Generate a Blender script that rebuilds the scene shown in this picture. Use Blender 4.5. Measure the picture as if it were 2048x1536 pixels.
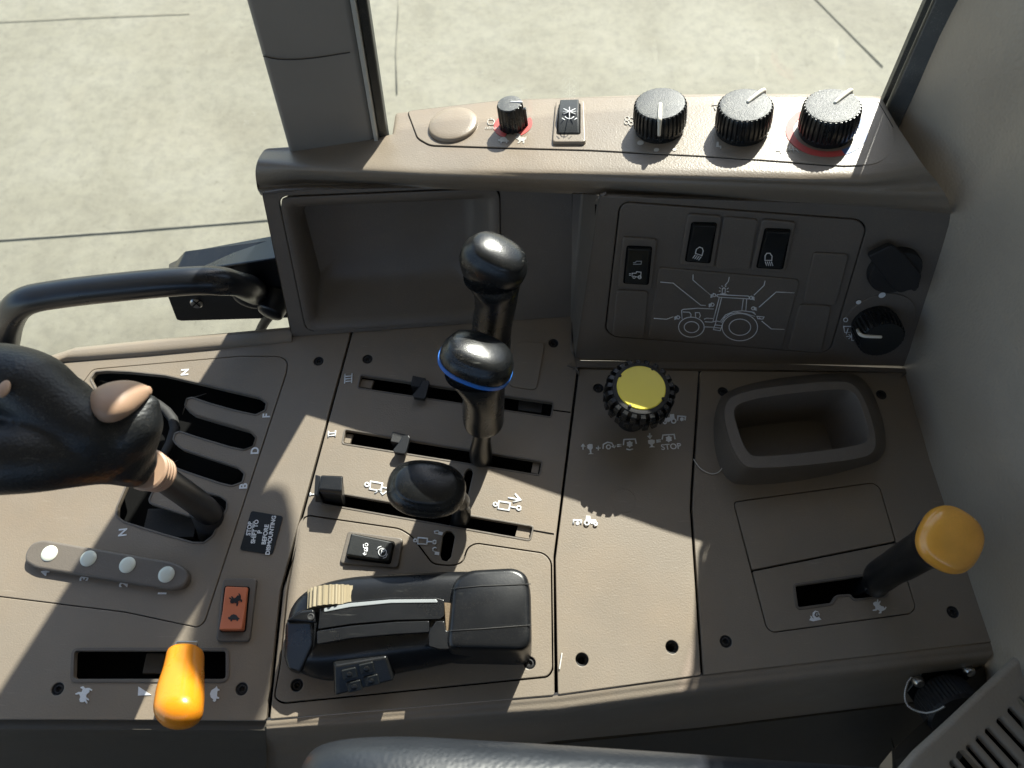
import bpy, math, random
from mathutils import Vector, Matrix
random.seed(7)
S = bpy.context.scene
for o in list(bpy.data.objects): bpy.data.objects.remove(o)

# ------------------------------------------------------------------ camera
F = 1485.0; TH = math.radians(27); CAMZ = .52
CAM = Vector((0, 0, CAMZ))
cd = bpy.data.cameras.new('camera'); cam = bpy.data.objects.new('camera', cd)
S.collection.objects.link(cam); S.camera = cam
cam.location = CAM; cam.rotation_euler = (TH, 0, 0)
cd.sensor_width = 36; cd.lens = F / 2048 * 36; cd.clip_start = .01; cd.clip_end = 400
cd.dof.use_dof = True; cd.dof.focus_distance = .53; cd.dof.aperture_fstop = 13
# ------------------------------------------------------------------ light
SUNV = Vector((.43, 1.06, 1.0)).normalized()
elev = math.asin(SUNV.z); az = math.atan2(SUNV.x, SUNV.y)
w = bpy.data.worlds.new('World'); S.world = w; w.use_nodes = True
nt = w.node_tree; bg = nt.nodes['Background']
sky = nt.nodes.new('ShaderNodeTexSky'); sky.sky_type = 'NISHITA'; sky.sun_disc = False
sky.sun_elevation = elev; sky.sun_rotation = az; sky.air_density = 1; sky.dust_density = 1; sky.ozone_density = 1
nt.links.new(sky.outputs[0], bg.inputs[0]); bg.inputs[1].default_value = .115
sl = bpy.data.lights.new('sun', 'SUN'); so = bpy.data.objects.new('sun', sl); S.collection.objects.link(so)
sl.energy = 5.0; sl.angle = math.radians(.5); sl.color = (1, .955, .88)
so.rotation_euler = SUNV.to_track_quat('Z', 'Y').to_euler(); so.location = (1, 2, 3)
S.view_settings.view_transform = 'Standard'; S.view_settings.look = 'None'
S.view_settings.exposure = 1.12; S.view_settings.gamma = 1; S.view_settings.use_curve_mapping = False
S.render.engine = 'CYCLES'
S.cycles.max_bounces = 8; S.cycles.transparent_max_bounces = 12

# ------------------------------------------------------------------ helpers
def ray(px, py):
    x = (px - 1024) / F; y = -(py - 768) / F
    return Vector((x, y * math.cos(TH) + math.sin(TH), y * math.sin(TH) - math.cos(TH)))
def U(px, py, z=0.0):
    d = ray(px, py); return CAM + d * ((z - CAMZ) / d.z)
class Fr:
    def __init__(s, o, u, v):
        s.o = Vector(o); s.u = Vector(u).normalized(); v = Vector(v)
        s.n = s.u.cross(v).normalized(); s.v = s.n.cross(s.u)
    def hit(s, px, py):
        d = ray(px, py); return CAM + d * ((s.o - CAM).dot(s.n) / d.dot(s.n))
    def uv(s, px, py):
        p = s.hit(px, py) - s.o; return (p.dot(s.u), p.dot(s.v))
    def w(s, a, b, c=0): return s.o + s.u * a + s.v * b + s.n * c
    def M(s, a=0, b=0, c=0):
        p = s.w(a, b, c)
        return Matrix(((s.u.x, s.v.x, s.n.x, p.x), (s.u.y, s.v.y, s.n.y, p.y), (s.u.z, s.v.z, s.n.z, p.z), (0, 0, 0, 1)))
    def up(s, h): return Fr(s.o + s.n * h, s.u, s.v)
def FZ(z): return Fr((0, 0, z), (1, 0, 0), (0, 1, 0))
def face_frame(a, b, tilt):
    u = (b - a).normalized(); bk = Vector((-u.y, u.x, 0)).normalized(); t = math.radians(tilt)
    return Fr(a, u, bk * math.cos(t) + Vector((0, 0, math.sin(t))))
TOP = FZ(0)
FP = face_frame(U(1145, 720), U(1815, 735), 71)
FB = face_frame(U(583, 675), U(1140, 634), 65)
def ZD(px): return .1225 + (min(px, 1500) - 770) * 4.3e-5 + max(px - 1500, 0) * 1.5e-5
t5 = math.radians(6)
FT = Fr(U(1300, 330, ZD(1300) + .0075), (1, 0, .1355), (0, math.cos(t5), -math.sin(t5)))

WM = {}
def put(o, M, parent=None):
    S.collection.objects.link(o)
    WM[o.name] = M.copy()
    if parent:
        o.parent = parent; o.matrix_local = WM[parent.name].inverted() @ M
    else: o.matrix_local = M
    return o
def tag(o, label=None, cat=None, group=None, kind=None):
    if label: o['label'] = label
    if cat: o['category'] = cat
    if group: o['group'] = group
    if kind: o['kind'] = kind
    return o
def root(name, loc, label, cat, group=None):
    o = bpy.data.objects.new(name, None); o.empty_display_size = .02
    put(o, Matrix.Translation(loc)); return tag(o, label, cat, group)
def mesh_obj(name, verts, faces, mat, parent=None, M=None, smooth=35, bevel=0, subsurf=0, bseg=2):
    """verts in world space (M None -> origin at parent/centroid) or local to M"""
    me = bpy.data.meshes.new(name)
    if M is None:
        if parent: og = WM[parent.name].translation.copy()
        else:
            og = Vector((0, 0, 0))
            for v in verts: og += Vector(v)
            og /= len(verts)
        verts = [Vector(v) - og for v in verts]; M = Matrix.Translation(og)
    me.from_pydata([tuple(v) for v in verts], [], faces); me.validate(); me.update()
    import bmesh
    bm = bmesh.new(); bm.from_mesh(me); bmesh.ops.recalc_face_normals(bm, faces=bm.faces); bm.to_mesh(me); bm.free()
    for p in me.polygons: p.use_smooth = True
    if smooth < 180 and not subsurf: me.set_sharp_from_angle(angle=math.radians(smooth))
    me.materials.append(mat)
    o = bpy.data.objects.new(name, me); put(o, M, parent)
    if bevel:
        m = o.modifiers.new('bevel', 'BEVEL'); m.width = bevel; m.segments = bseg; m.limit_method = 'ANGLE'; m.angle_limit = math.radians(30)
        m.harden_normals = True
    if subsurf:
        m = o.modifiers.new('sub', 'SUBSURF'); m.levels = subsurf; m.render_levels = subsurf
    return o
def area(p): return sum(p[i][0] * p[(i + 1) % len(p)][1] - p[(i + 1) % len(p)][0] * p[i][1] for i in range(len(p))) / 2
def offs(p, d):
    """shrink a ccw polygon by d"""
    n = len(p); r = []
    for i in range(n):
        a = Vector(p[i - 1]); b = Vector(p[i]); c = Vector(p[(i + 1) % n])
        e1 = (b - a).normalized(); e2 = (c - b).normalized()
        n1 = Vector((-e1.y, e1.x)); n2 = Vector((-e2.y, e2.x)); m = (n1 + n2)
        if m.length < 1e-6: m = n1
        m.normalize(); k = max(m.dot(n1), .4); q = b + m * (d / k); r.append((q.x, q.y))
    return r
def rnd(p, r, seg=5):
    if r <= 0: return p
    n = len(p); out = []
    for i in range(n):
        a = Vector(p[i - 1]); b = Vector(p[i]); c = Vector(p[(i + 1) % n])
        l1 = (a - b).length; l2 = (c - b).length; rr = min(r, l1 * .48, l2 * .48)
        p0 = b + (a - b).normalized() * rr; p2 = b + (c - b).normalized() * rr
        for k in range(seg + 1):
            t = k / seg; q = p0 * (1 - t) ** 2 + b * 2 * t * (1 - t) + p2 * t * t; out.append((q.x, q.y))
    return out
def circ(fr, px, py, r, n=28):
    a, b = fr.uv(px, py); return [(a + r * math.cos(2 * math.pi * k / n), b + r * math.sin(2 * math.pi * k / n)) for k in range(n)]
def P2(fr, pts, r=0, off=0):
    p = [fr.uv(*q) for q in pts]
    if area(p) < 0: p = p[::-1]
    p = rnd(p, r)
    if off: p = offs(p, off)
    return p
def plate2(name, outer, fr, mat, parent=None, th=.003, bev=.0005, holes=(), lift=0, bres=1):
    """2-D outlines in frame units -> solid plate whose TOP is at `lift` over the frame plane"""
    cx = sum(q[0] for q in outer) / len(outer); cy = sum(q[1] for q in outer) / len(outer)
    cu = bpy.data.curves.new(name, 'CURVE'); cu.dimensions = '2D'; cu.fill_mode = 'BOTH'
    def add(pl, ccw):
        if (area(pl) > 0) != ccw: pl = pl[::-1]
        if bev: pl = offs(pl, bev) if ccw else [tuple(q) for q in offs(pl, bev)]
        s = cu.splines.new('POLY'); s.points.add(len(pl) - 1); s.use_cyclic_u = True
        for i, q in enumerate(pl): s.points[i].co = (q[0] - cx, q[1] - cy, 0, 1)
    add(outer, True)
    for h in holes: add(h, False)
    cu.extrude = max(th / 2 - bev, 1e-5); cu.bevel_depth = bev; cu.bevel_resolution = bres
    tmp = bpy.data.objects.new('tmp', cu); S.collection.objects.link(tmp)
    dg = bpy.context.evaluated_depsgraph_get(); dg.update()
    me = bpy.data.meshes.new_from_object(tmp.evaluated_get(dg), depsgraph=dg)
    bpy.data.objects.remove(tmp)
    me.name = name
    for p in me.polygons: p.use_smooth = True
    me.set_sharp_from_angle(angle=math.radians(32))
    me.materials.clear(); me.materials.append(mat)
    o = bpy.data.objects.new(name, me)
    return put(o, fr.M(cx, cy, lift - th / 2), parent)
def plate(name, pts, fr, mat, parent=None, r=0, off=0, **k):
    return plate2(name, P2(fr, pts, r, off), fr, mat, parent, **k)
LIFTN = [0]
def strokes(name, polys, fr, wd, mat, parent, lift=.0004, closed=()):
    V = []; Fc = []
    for k, pl in enumerate(polys):
        p = [Vector(fr.uv(*q)) for q in pl]; cl = k in closed or (len(p) > 2 and (p[0] - p[-1]).length < 1e-6)
        if cl and (p[0] - p[-1]).length < 1e-6: p = p[:-1]
        n = len(p); h = lift + .00002 * (k % 12); base = len(V)
        for i in range(n):
            a = p[i - 1] if (i > 0 or cl) else None; c = p[(i + 1) % n] if (i < n - 1 or cl) else None
            e1 = (p[i] - a).normalized() if a is not None else None; e2 = (c - p[i]).normalized() if c is not None else None
            if e1 is None: e1 = e2
            if e2 is None: e2 = e1
            m = Vector((-(e1.y + e2.y), e1.x + e2.x))
            m = m.normalized() if m.length > 1e-6 else Vector((-e1.y, e1.x))
            kk = max(abs(m.dot(Vector((-e1.y, e1.x)))), .5)
            for s in (1, -1):
                q = p[i] + m * (s * wd / 2 / kk); V.append(fr.w(q.x, q.y, h))
        for i in range(n if cl else n - 1):
            j = (i + 1) % n; Fc.append((base + 2 * i, base + 2 * i + 1, base + 2 * j + 1, base + 2 * j))
    me_o = mesh_obj(name, V, Fc, mat, parent)
    m = me_o.modifiers.new('solid', 'SOLIDIFY'); m.thickness = .0003; m.offset = 0
    return me_o
FONT = bpy.data.fonts.load('<builtin>') if False else None
def text(name, body, px, py, dirpx, size, fr, mat, parent, lift=.0004, bold=0, xs=1):
    a, b = fr.uv(px, py); c, d = fr.uv(px + dirpx[0], py + dirpx[1]); ang = math.atan2(d - b, c - a)
    cu = bpy.data.curves.new(name, 'FONT'); cu.body = body; cu.size = size; cu.align_x = 'CENTER'; cu.align_y = 'CENTER'
    cu.extrude = .00015; cu.offset = bold
    tmp = bpy.data.objects.new('tmp', cu); S.collection.objects.link(tmp)
    dg = bpy.context.evaluated_depsgraph_get(); dg.update()
    me = bpy.data.meshes.new_from_object(tmp.evaluated_get(dg), depsgraph=dg); bpy.data.objects.remove(tmp)
    me.name = name; me.materials.clear(); me.materials.append(mat)
    o = bpy.data.objects.new(name, me)
    return put(o, fr.M(a, b, lift) @ Matrix.Rotation(ang, 4, 'Z') @ Matrix.Diagonal((xs, 1, 1, 1)), parent)
def lathe(name, prof, M, mat, parent, seg=48, flute=None, smooth=35, cap0=True):
    """profile [(r,z)], closed at axis; flute=(n, amp, z0, z1) modulates the radius"""
    V = []; Fc = []; n = len(prof)
    for (r, z) in prof:
        for k in range(seg):
            a = 2 * math.pi * k / seg; rr = r
            if flute and flute[2] <= z <= flute[3] and r > flute[4] if flute and len(flute) > 4 else (flute and flute[2] <= z <= flute[3]):
                c = math.cos(a * flute[0]); rr = r + flute[1] * (max(-1, min(1, c * 1.8)) - 1) / 2
            V.append((rr * math.cos(a), rr * math.sin(a), z))
    for i in range(n - 1):
        for k in range(seg):
            j = (k + 1) % seg; Fc.append((i * seg + k, i * seg + j, (i + 1) * seg + j, (i + 1) * seg + k))
    if cap0: Fc.append(tuple(range(seg))[::-1])
    Fc.append(tuple((n - 1) * seg + k for k in range(seg)))
    return mesh_obj(name, V, Fc, mat, parent, M=M, smooth=smooth)
def crom(P, t):
    n = len(P) - 1; x = min(max(t, 0), .999999) * n; i = int(x); f = x - i
    p0 = P[max(i - 1, 0)]; p1 = P[i]; p2 = P[i + 1]; p3 = P[min(i + 2, n)]
    return [.5 * (2 * b + (c - a) * f + (2 * a - 5 * b + 4 * c - d) * f * f + (-a + 3 * b - 3 * c + d) * f ** 3) for a, b, c, d in zip(p0, p1, p2, p3)]
def loft(name, secs, mat, parent, n=24, seg=28, cap=(.5, .5), smooth=60, lin=False):
    """secs: (centre, a, b, exponent) ellipse-ish sections; rounded caps of `cap` x radius"""
    L = [list(c) + list(a) + list(b) + [e] for c, a, b, e in secs]
    R = []
    for k in range(n + 1):
        t = k / n
        if lin:
            x = min(t, .999999) * (len(L) - 1); i = int(x); f = x - i; q = [u * (1 - f) + v * f for u, v in zip(L[i], L[i + 1])]
        else: q = crom(L, t)
        R.append((Vector(q[0:3]), Vector(q[3:6]), Vector(q[6:9]), max(q[9], 1)))
    def dome(R0, R1, c):
        if c <= 0: return []
        ax = (R0[0] - R1[0]).normalized(); rr = min(R0[1].length, R0[2].length) * c; out = []
        for k in range(1, 7):
            a = math.pi / 2 * k / 6.15; s = math.cos(a) if c else 1
            s = max(s, .02); out.append((R0[0] + ax * rr * math.sin(a), R0[1] * s, R0[2] * s, R0[3]))
        return out
    R = dome(R[0], R[1], cap[0])[::-1] + R + dome(R[-1], R[-2], cap[1])
    V = []; Fc = []
    for c, a, b, e in R:
        for k in range(seg):
            th = 2 * math.pi * k / seg; x = math.cos(th); y = math.sin(th)
            x = math.copysign(abs(x) ** (2 / e), x); y = math.copysign(abs(y) ** (2 / e), y)
            V.append(c + a * x + b * y)
    m = len(R)
    for i in range(m - 1):
        for k in range(seg):
            j = (k + 1) % seg; Fc.append((i * seg + k, i * seg + j, (i + 1) * seg + j, (i + 1) * seg + k))
    Fc.append(tuple(range(seg))[::-1]); Fc.append(tuple((m - 1) * seg + k for k in range(seg)))
    return mesh_obj(name, V, Fc, mat, parent, smooth=smooth)
def tube(name, pts, radii, mat, parent, n=32, seg=20, cap=(0, 0), ref=Vector((0, 0, 1)), smooth=60, lin=False):
    P = [Vector(p) for p in pts]
    if not isinstance(radii, (list, tuple)): radii = [radii] * len(P)
    secs = []
    for i, p in enumerate(P):
        d = (P[min(i + 1, len(P) - 1)] - P[max(i - 1, 0)]).normalized()
        s = d.cross(ref); s = s.normalized() if s.length > .05 else Vector((1, 0, 0)); u = s.cross(d).normalized()
        secs.append((p, s * radii[i], u * radii[i], 2))
    return loft(name, secs, mat, parent, n=n, seg=seg, cap=cap, smooth=smooth, lin=lin)
def resamp(P, n, closed=True):
    P = [Vector(p) for p in P]; Q = P + [P[0]] if closed else P
    L = [0]
    for a, b in zip(Q, Q[1:]): L.append(L[-1] + (b - a).length)
    out = []
    for k in range(n):
        s = L[-1] * k / (n if closed else n - 1); i = 0
        while i < len(L) - 2 and L[i + 1] < s: i += 1
        f = (s - L[i]) / max(L[i + 1] - L[i], 1e-9); out.append(Q[i].lerp(Q[i + 1], min(f, 1)))
    return out
def rings(name, RR, mat, parent, closed=True, capend=True, smooth=50, n=64, subsurf=0):
    RR = [resamp(r, n, closed) for r in RR]; V = [p for r in RR for p in r]; Fc = []
    for i in range(len(RR) - 1):
        for k in range(n if closed else n - 1):
            j = (k + 1) % n; Fc.append((i * n + k, i * n + j, (i + 1) * n + j, (i + 1) * n + k))
    if capend: Fc.append(tuple((len(RR) - 1) * n + k for k in range(n)))
    return mesh_obj(name, V, Fc, mat, parent, smooth=smooth, subsurf=subsurf)
def grid(name, rows, mat, parent, sub=6, smooth=60, thick=0):
    """rows of equally many world points; smooth rows lengthwise and crosswise"""
    rows = [[list(p) for p in r] for r in rows]; nc = len(rows[0])
    V = []; Fc = []; nr = (len(rows) - 1) * sub + 1; cc = (nc - 1) * 4 + 1
    for i in range(nr):
        t = i / (nr - 1)
        line = [crom([r[c] for r in rows], t) for c in range(nc)]
        for k in range(cc):
            x = k / 4; a = int(min(x, nc - 1.0001)); f = x - a
            V.append(Vector(line[a]).lerp(Vector(line[a + 1]), f))
    for i in range(nr - 1):
        for k in range(cc - 1): Fc.append((i * cc + k, i * cc + k + 1, (i + 1) * cc + k + 1, (i + 1) * cc + k))
    o = mesh_obj(name, V, Fc, mat, parent, smooth=smooth)
    if thick:
        m = o.modifiers.new('solid', 'SOLIDIFY'); m.thickness = thick; m.offset = -1
    return o
def box(name, fr, a0, a1, b0, b1, c0, c1, mat, parent, bevel=.0005):
    V = [fr.w(a, b, c) for c in (c0, c1) for b in (b0, b1) for a in (a0, a1)]
    Fc = [(0, 1, 3, 2), (4, 5, 7, 6), (0, 1, 5, 4), (2, 3, 7, 6), (0, 2, 6, 4), (1, 3, 7, 5)]
    return mesh_obj(name, V, Fc, mat, parent, bevel=bevel)
def hull(name, low, high, mat, parent, bevel=.0006, bseg=2):
    """two matching loops of world points -> closed solid"""
    n = len(low); V = list(low) + list(high)
    Fc = [tuple(range(n)), tuple(range(n, 2 * n))] + [(i, (i + 1) % n, n + (i + 1) % n, n + i) for i in range(n)]
    return mesh_obj(name, V, Fc, mat, parent, bevel=bevel, bseg=bseg)

# ------------------------------------------------------------------ materials
def mk(name, col, rough=.5, grain=0, gs=900, gtype='noise', var=.06, vs=14, dust=0, dustcol=(.45, .40, .33), spec=.5, metal=0, scratch=0, rvar=.1, coat=0, sub=0, blotch=0):
    m = bpy.data.materials.new(name); m.use_nodes = True; N = m.node_tree; b = N.nodes['Principled BSDF']; L = N.links.new
    b.inputs['Roughness'].default_value = rough; b.inputs['Metallic'].default_value = metal
    b.inputs['Specular IOR Level'].default_value = spec; b.inputs['Coat Weight'].default_value = coat
    if sub: b.inputs['Subsurface Weight'].default_value = sub; b.inputs['Subsurface Scale'].default_value = .003
    tc = N.nodes.new('ShaderNodeTexCoord')
    geo = N.nodes.new('ShaderNodeNewGeometry')
    P = geo.outputs['Position']
    def noise(sc, det=3, ro=.55):
        n = N.nodes.new('ShaderNodeTexNoise'); n.inputs['Scale'].default_value = sc; n.inputs['Detail'].default_value = det; n.inputs['Roughness'].default_value = ro
        L(P, n.inputs['Vector']); return n
    def ramp(src, a, b_, ca=(0, 0, 0, 1), cb=(1, 1, 1, 1)):
        r = N.nodes.new('ShaderNodeValToRGB'); r.color_ramp.elements[0].position = a; r.color_ramp.elements[1].position = b_
        r.color_ramp.elements[0].color = ca; r.color_ramp.elements[1].color = cb; L(src, r.inputs[0]); return r
    n1 = noise(vs, 4)
    c = Vector(col); lo = tuple(c * (1 - var)) + (1,); hi = tuple(c * (1 + var)) + (1,)
    base = ramp(n1.outputs['Fac'], .35, .65, lo, hi).outputs[0]
    if blotch:
        n5 = noise(9, 5, .6); r5 = ramp(n5.outputs['Fac'], .45, .75)
        mx = N.nodes.new('ShaderNodeMix'); mx.data_type = 'RGBA'; mu = N.nodes.new('ShaderNodeMath'); mu.operation = 'MULTIPLY'; mu.inputs[1].default_value = blotch
        L(r5.outputs[0], mu.inputs[0]); L(mu.outputs[0], mx.inputs['Factor']); L(base, mx.inputs['A']); mx.inputs['B'].default_value = (c.x * 1.3, c.y * 1.12, c.z * .9, 1); base = mx.outputs['Result']
    if dust:
        n2 = noise(60, 6, .7); n3 = noise(1400, 2)
        r2 = ramp(n2.outputs['Fac'], .42, .75); r3 = ramp(n3.outputs['Fac'], .52, .62)
        mu = N.nodes.new('ShaderNodeMath'); mu.operation = 'MULTIPLY'; L(r2.outputs[0], mu.inputs[0]); L(r3.outputs[0], mu.inputs[1])
        m2 = N.nodes.new('ShaderNodeMath'); m2.operation = 'MULTIPLY'; m2.inputs[1].default_value = dust; L(mu.outputs[0], m2.inputs[0])
        mx = N.nodes.new('ShaderNodeMix'); mx.data_type = 'RGBA'; L(m2.outputs[0], mx.inputs['Factor']); L(base, mx.inputs['A']); mx.inputs['B'].default_value = dustcol + (1,)
        base = mx.outputs['Result']
    if scratch:
        mp = N.nodes.new('ShaderNodeMapping'); mp.inputs['Scale'].default_value = (60, 700, 300); mp.inputs['Rotation'].default_value = (0, 0, .5); L(P, mp.inputs['Vector'])
        ns = N.nodes.new('ShaderNodeTexNoise'); ns.inputs['Scale'].default_value = 1; ns.inputs['Detail'].default_value = 3; L(mp.outputs[0], ns.inputs['Vector'])
        rs = ramp(ns.outputs['Fac'], .64, .70)
        n6 = noise(45, 3); r6 = ramp(n6.outputs['Fac'], .5, .65)
        mu = N.nodes.new('ShaderNodeMath'); mu.operation = 'MULTIPLY'; L(rs.outputs[0], mu.inputs[0]); L(r6.outputs[0], mu.inputs[1])
        m2 = N.nodes.new('ShaderNodeMath'); m2.operation = 'MULTIPLY'; m2.inputs[1].default_value = scratch; L(mu.outputs[0], m2.inputs[0])
        mx = N.nodes.new('ShaderNodeMix'); mx.data_type = 'RGBA'; L(m2.outputs[0], mx.inputs['Factor']); L(base, mx.inputs['A']); mx.inputs['B'].default_value = (c.x * 1.15 + .15, c.y * 1.15 + .15, c.z * 1.15 + .135, 1)
        base = mx.outputs['Result']
    L(base, b.inputs['Base Color'])
    n4 = noise(35, 4); mr = N.nodes.new('ShaderNodeMapRange'); mr.inputs['To Min'].default_value = max(rough - rvar, .02); mr.inputs['To Max'].default_value = min(rough + rvar, 1); L(n4.outputs['Fac'], mr.inputs['Value']); L(mr.outputs[0], b.inputs['Roughness'])
    if grain:
        if gtype == 'leather':
            v = N.nodes.new('ShaderNodeTexVoronoi'); v.feature = 'SMOOTH_F1'; v.inputs['Scale'].default_value = gs; L(P, v.inputs['Vector']); h = v.outputs['Distance']
        else: h = noise(gs, 2, .6).outputs['Fac']
        bp = N.nodes.new('ShaderNodeBump'); bp.inputs['Strength'].default_value = grain; bp.inputs['Distance'].default_value = .0004; L(h, bp.inputs['Height']); L(bp.outputs[0], b.inputs['Normal'])
    return m
TAUPE = (.222, .186, .146)
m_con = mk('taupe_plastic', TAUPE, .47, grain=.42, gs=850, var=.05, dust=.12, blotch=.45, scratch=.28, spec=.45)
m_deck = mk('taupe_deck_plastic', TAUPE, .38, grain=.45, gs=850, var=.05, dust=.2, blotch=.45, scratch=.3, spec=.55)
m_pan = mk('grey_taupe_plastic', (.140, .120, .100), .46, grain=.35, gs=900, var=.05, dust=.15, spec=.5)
m_wall = mk('wall_trim_plastic', (.38, .332, .27), .5, grain=.8, gs=480, gtype='leather', var=.05, blotch=.15, spec=.4)
m_low = mk('lower_trim_plastic', (.075, .066, .052), .55, grain=.3, gs=800, var=.06, blotch=.3)
m_blk = mk('black_plastic', (.008, .009, .0105), .33, grain=.18, gs=1300, var=.1, dust=.06, spec=.5, scratch=.1)
m_rock = mk('black_switch_plastic', (.008, .010, .011), .42, grain=.15, gs=1500, dust=.06)
m_grip = mk('matte_black_grip', (.010, .0115, .013), .46, grain=.5, gs=700, gtype='leather', dust=.12, scratch=.2)
m_hitch = mk('worn_black_plastic', (.008, .009, .011), .30, grain=.10, gs=1400, dust=.05, spec=.5, scratch=.22)
m_knob = mk('worn_black_knob', (.008, .009, .010), .28, grain=.22, gs=1300, dust=.10, spec=.5, scratch=.6)
m_knobtop = mk('dusty_black_knob', (.05, .053, .055), .42, grain=.8, gs=1500, dust=1.0, dustcol=(.42, .40, .34), scratch=.3, spec=.6)
m_rub = mk('black_rubber', (.014, .014, .015), .55, grain=.2, gs=900, dust=.05)
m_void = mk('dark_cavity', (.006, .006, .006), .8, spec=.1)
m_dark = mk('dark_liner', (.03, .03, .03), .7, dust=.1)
m_leather = mk('black_leather', (.015, .018, .023), .42, grain=.4, gs=430, gtype='leather', spec=.6)
m_handle = mk('black_powder_coat', (.010, .012, .016), .30, grain=.1, gs=1200, spec=.6, scratch=.15)
m_white = mk('white_print', (.80, .81, .82), .5, var=.04, dust=.5, dustcol=(.4, .36, .3))
m_glare = mk('glare_print', (.50, .47, .42), .5, var=.05, dust=.8, dustcol=(.25, .22, .18))  # print greyed in its colour to mimic sun glare on the strip
m_white2 = mk('white_pointer', (.78, .74, .64), .4, var=.03)
m_grey = mk('grey_print', (.42, .44, .46), .5, var=.03)
m_blackink = mk('black_print', (.012, .010, .010), .5)
m_org = mk('orange_plastic', (.78, .27, .012), .28, grain=.03, gs=900, var=.05, vs=30, spec=.5, coat=.25, sub=.1, dust=.3, dustcol=(.30, .09, .01), scratch=.12)
m_orgcap = mk('amber_plastic', (.84, .40, .06), .24, grain=.03, gs=900, var=.08, vs=60, spec=.6, coat=.35, sub=.1, dust=.25, dustcol=(.4, .16, .03), scratch=.1)
m_orgsw = mk('rust_orange_switch', (.62, .18, .08), .48, grain=.15, gs=1400, var=.04)
m_yel = mk('yellow_plastic', (.93, .77, .08), .33, grain=.03, gs=900, var=.04, spec=.5)
m_blue = mk('blue_plastic', (.02, .15, .55), .35)
m_red = mk('red_print', (.52, .07, .06), .5, var=.1, dust=1.0, dustcol=(.24, .19, .16))
m_bluep = mk('blue_print', (.05, .13, .34), .5, dust=1.0, dustcol=(.24, .2, .17))
m_tan = mk('tan_rubber', (.42, .27, .18), .5, grain=.1, gs=900, var=.05, sub=.05)
m_beige = mk('beige_wheel_plastic', (.33, .275, .18), .5, dust=.2, dustcol=(.25, .2, .15))
m_lamp = mk('pale_lens', (.70, .72, .62), .25, spec=.6, coat=.3, var=.02)
m_metal = mk('steel', (.55, .54, .52), .3, metal=1, var=.05)
m_pill = mk('grey_pillar_plastic', (.24, .218, .19), .6, grain=.15, gs=900, spec=.35, var=.04)
m_strip = mk('grey_scale_strip', (.30, .32, .33), .35)
m_foam = mk('brown_foam', (.16, .115, .07), .9, grain=1, gs=900)
m_seal = mk('window_seal_rubber', (.02, .024, .024), .45, grain=.3, gs=500, dust=.2)
m_sealg = mk('grey_worn_metal_strip', (.09, .095, .095), .35, dust=.3, var=.2, vs=40, scratch=.3, spec=.6)
m_edge = mk('pale_trim_edge', (.42, .41, .37), .5)
m_thread = mk('white_thread', (.7, .68, .64), .8)

def glass_mat():
    m = bpy.data.materials.new('window_glass'); m.use_nodes = True; N = m.node_tree; N.nodes.clear(); L = N.links.new
    out = N.nodes.new('ShaderNodeOutputMaterial'); mix = N.nodes.new('ShaderNodeMixShader'); tr = N.nodes.new('ShaderNodeBsdfTransparent'); gl = N.nodes.new('ShaderNodeBsdfGlossy')
    lw = N.nodes.new('ShaderNodeLayerWeight'); lw.inputs[0].default_value = .5
    pw = N.nodes.new('ShaderNodeMath'); pw.operation = 'POWER'; pw.inputs[1].default_value = 5; L(lw.outputs['Facing'], pw.inputs[0])
    fr = N.nodes.new('ShaderNodeMath'); fr.operation = 'MULTIPLY_ADD'; fr.inputs[1].default_value = .9; fr.inputs[2].default_value = .03; L(pw.outputs[0], fr.inputs[0])
    tr.inputs[0].default_value = (.965, .985, .97, 1); gl.inputs['Roughness'].default_value = .02
    L(fr.outputs[0], mix.inputs[0]); L(tr.outputs[0], mix.inputs[1]); L(gl.outputs[0], mix.inputs[2]); L(mix.outputs[0], out.inputs[0]); return m
m_glass = glass_mat()
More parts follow.
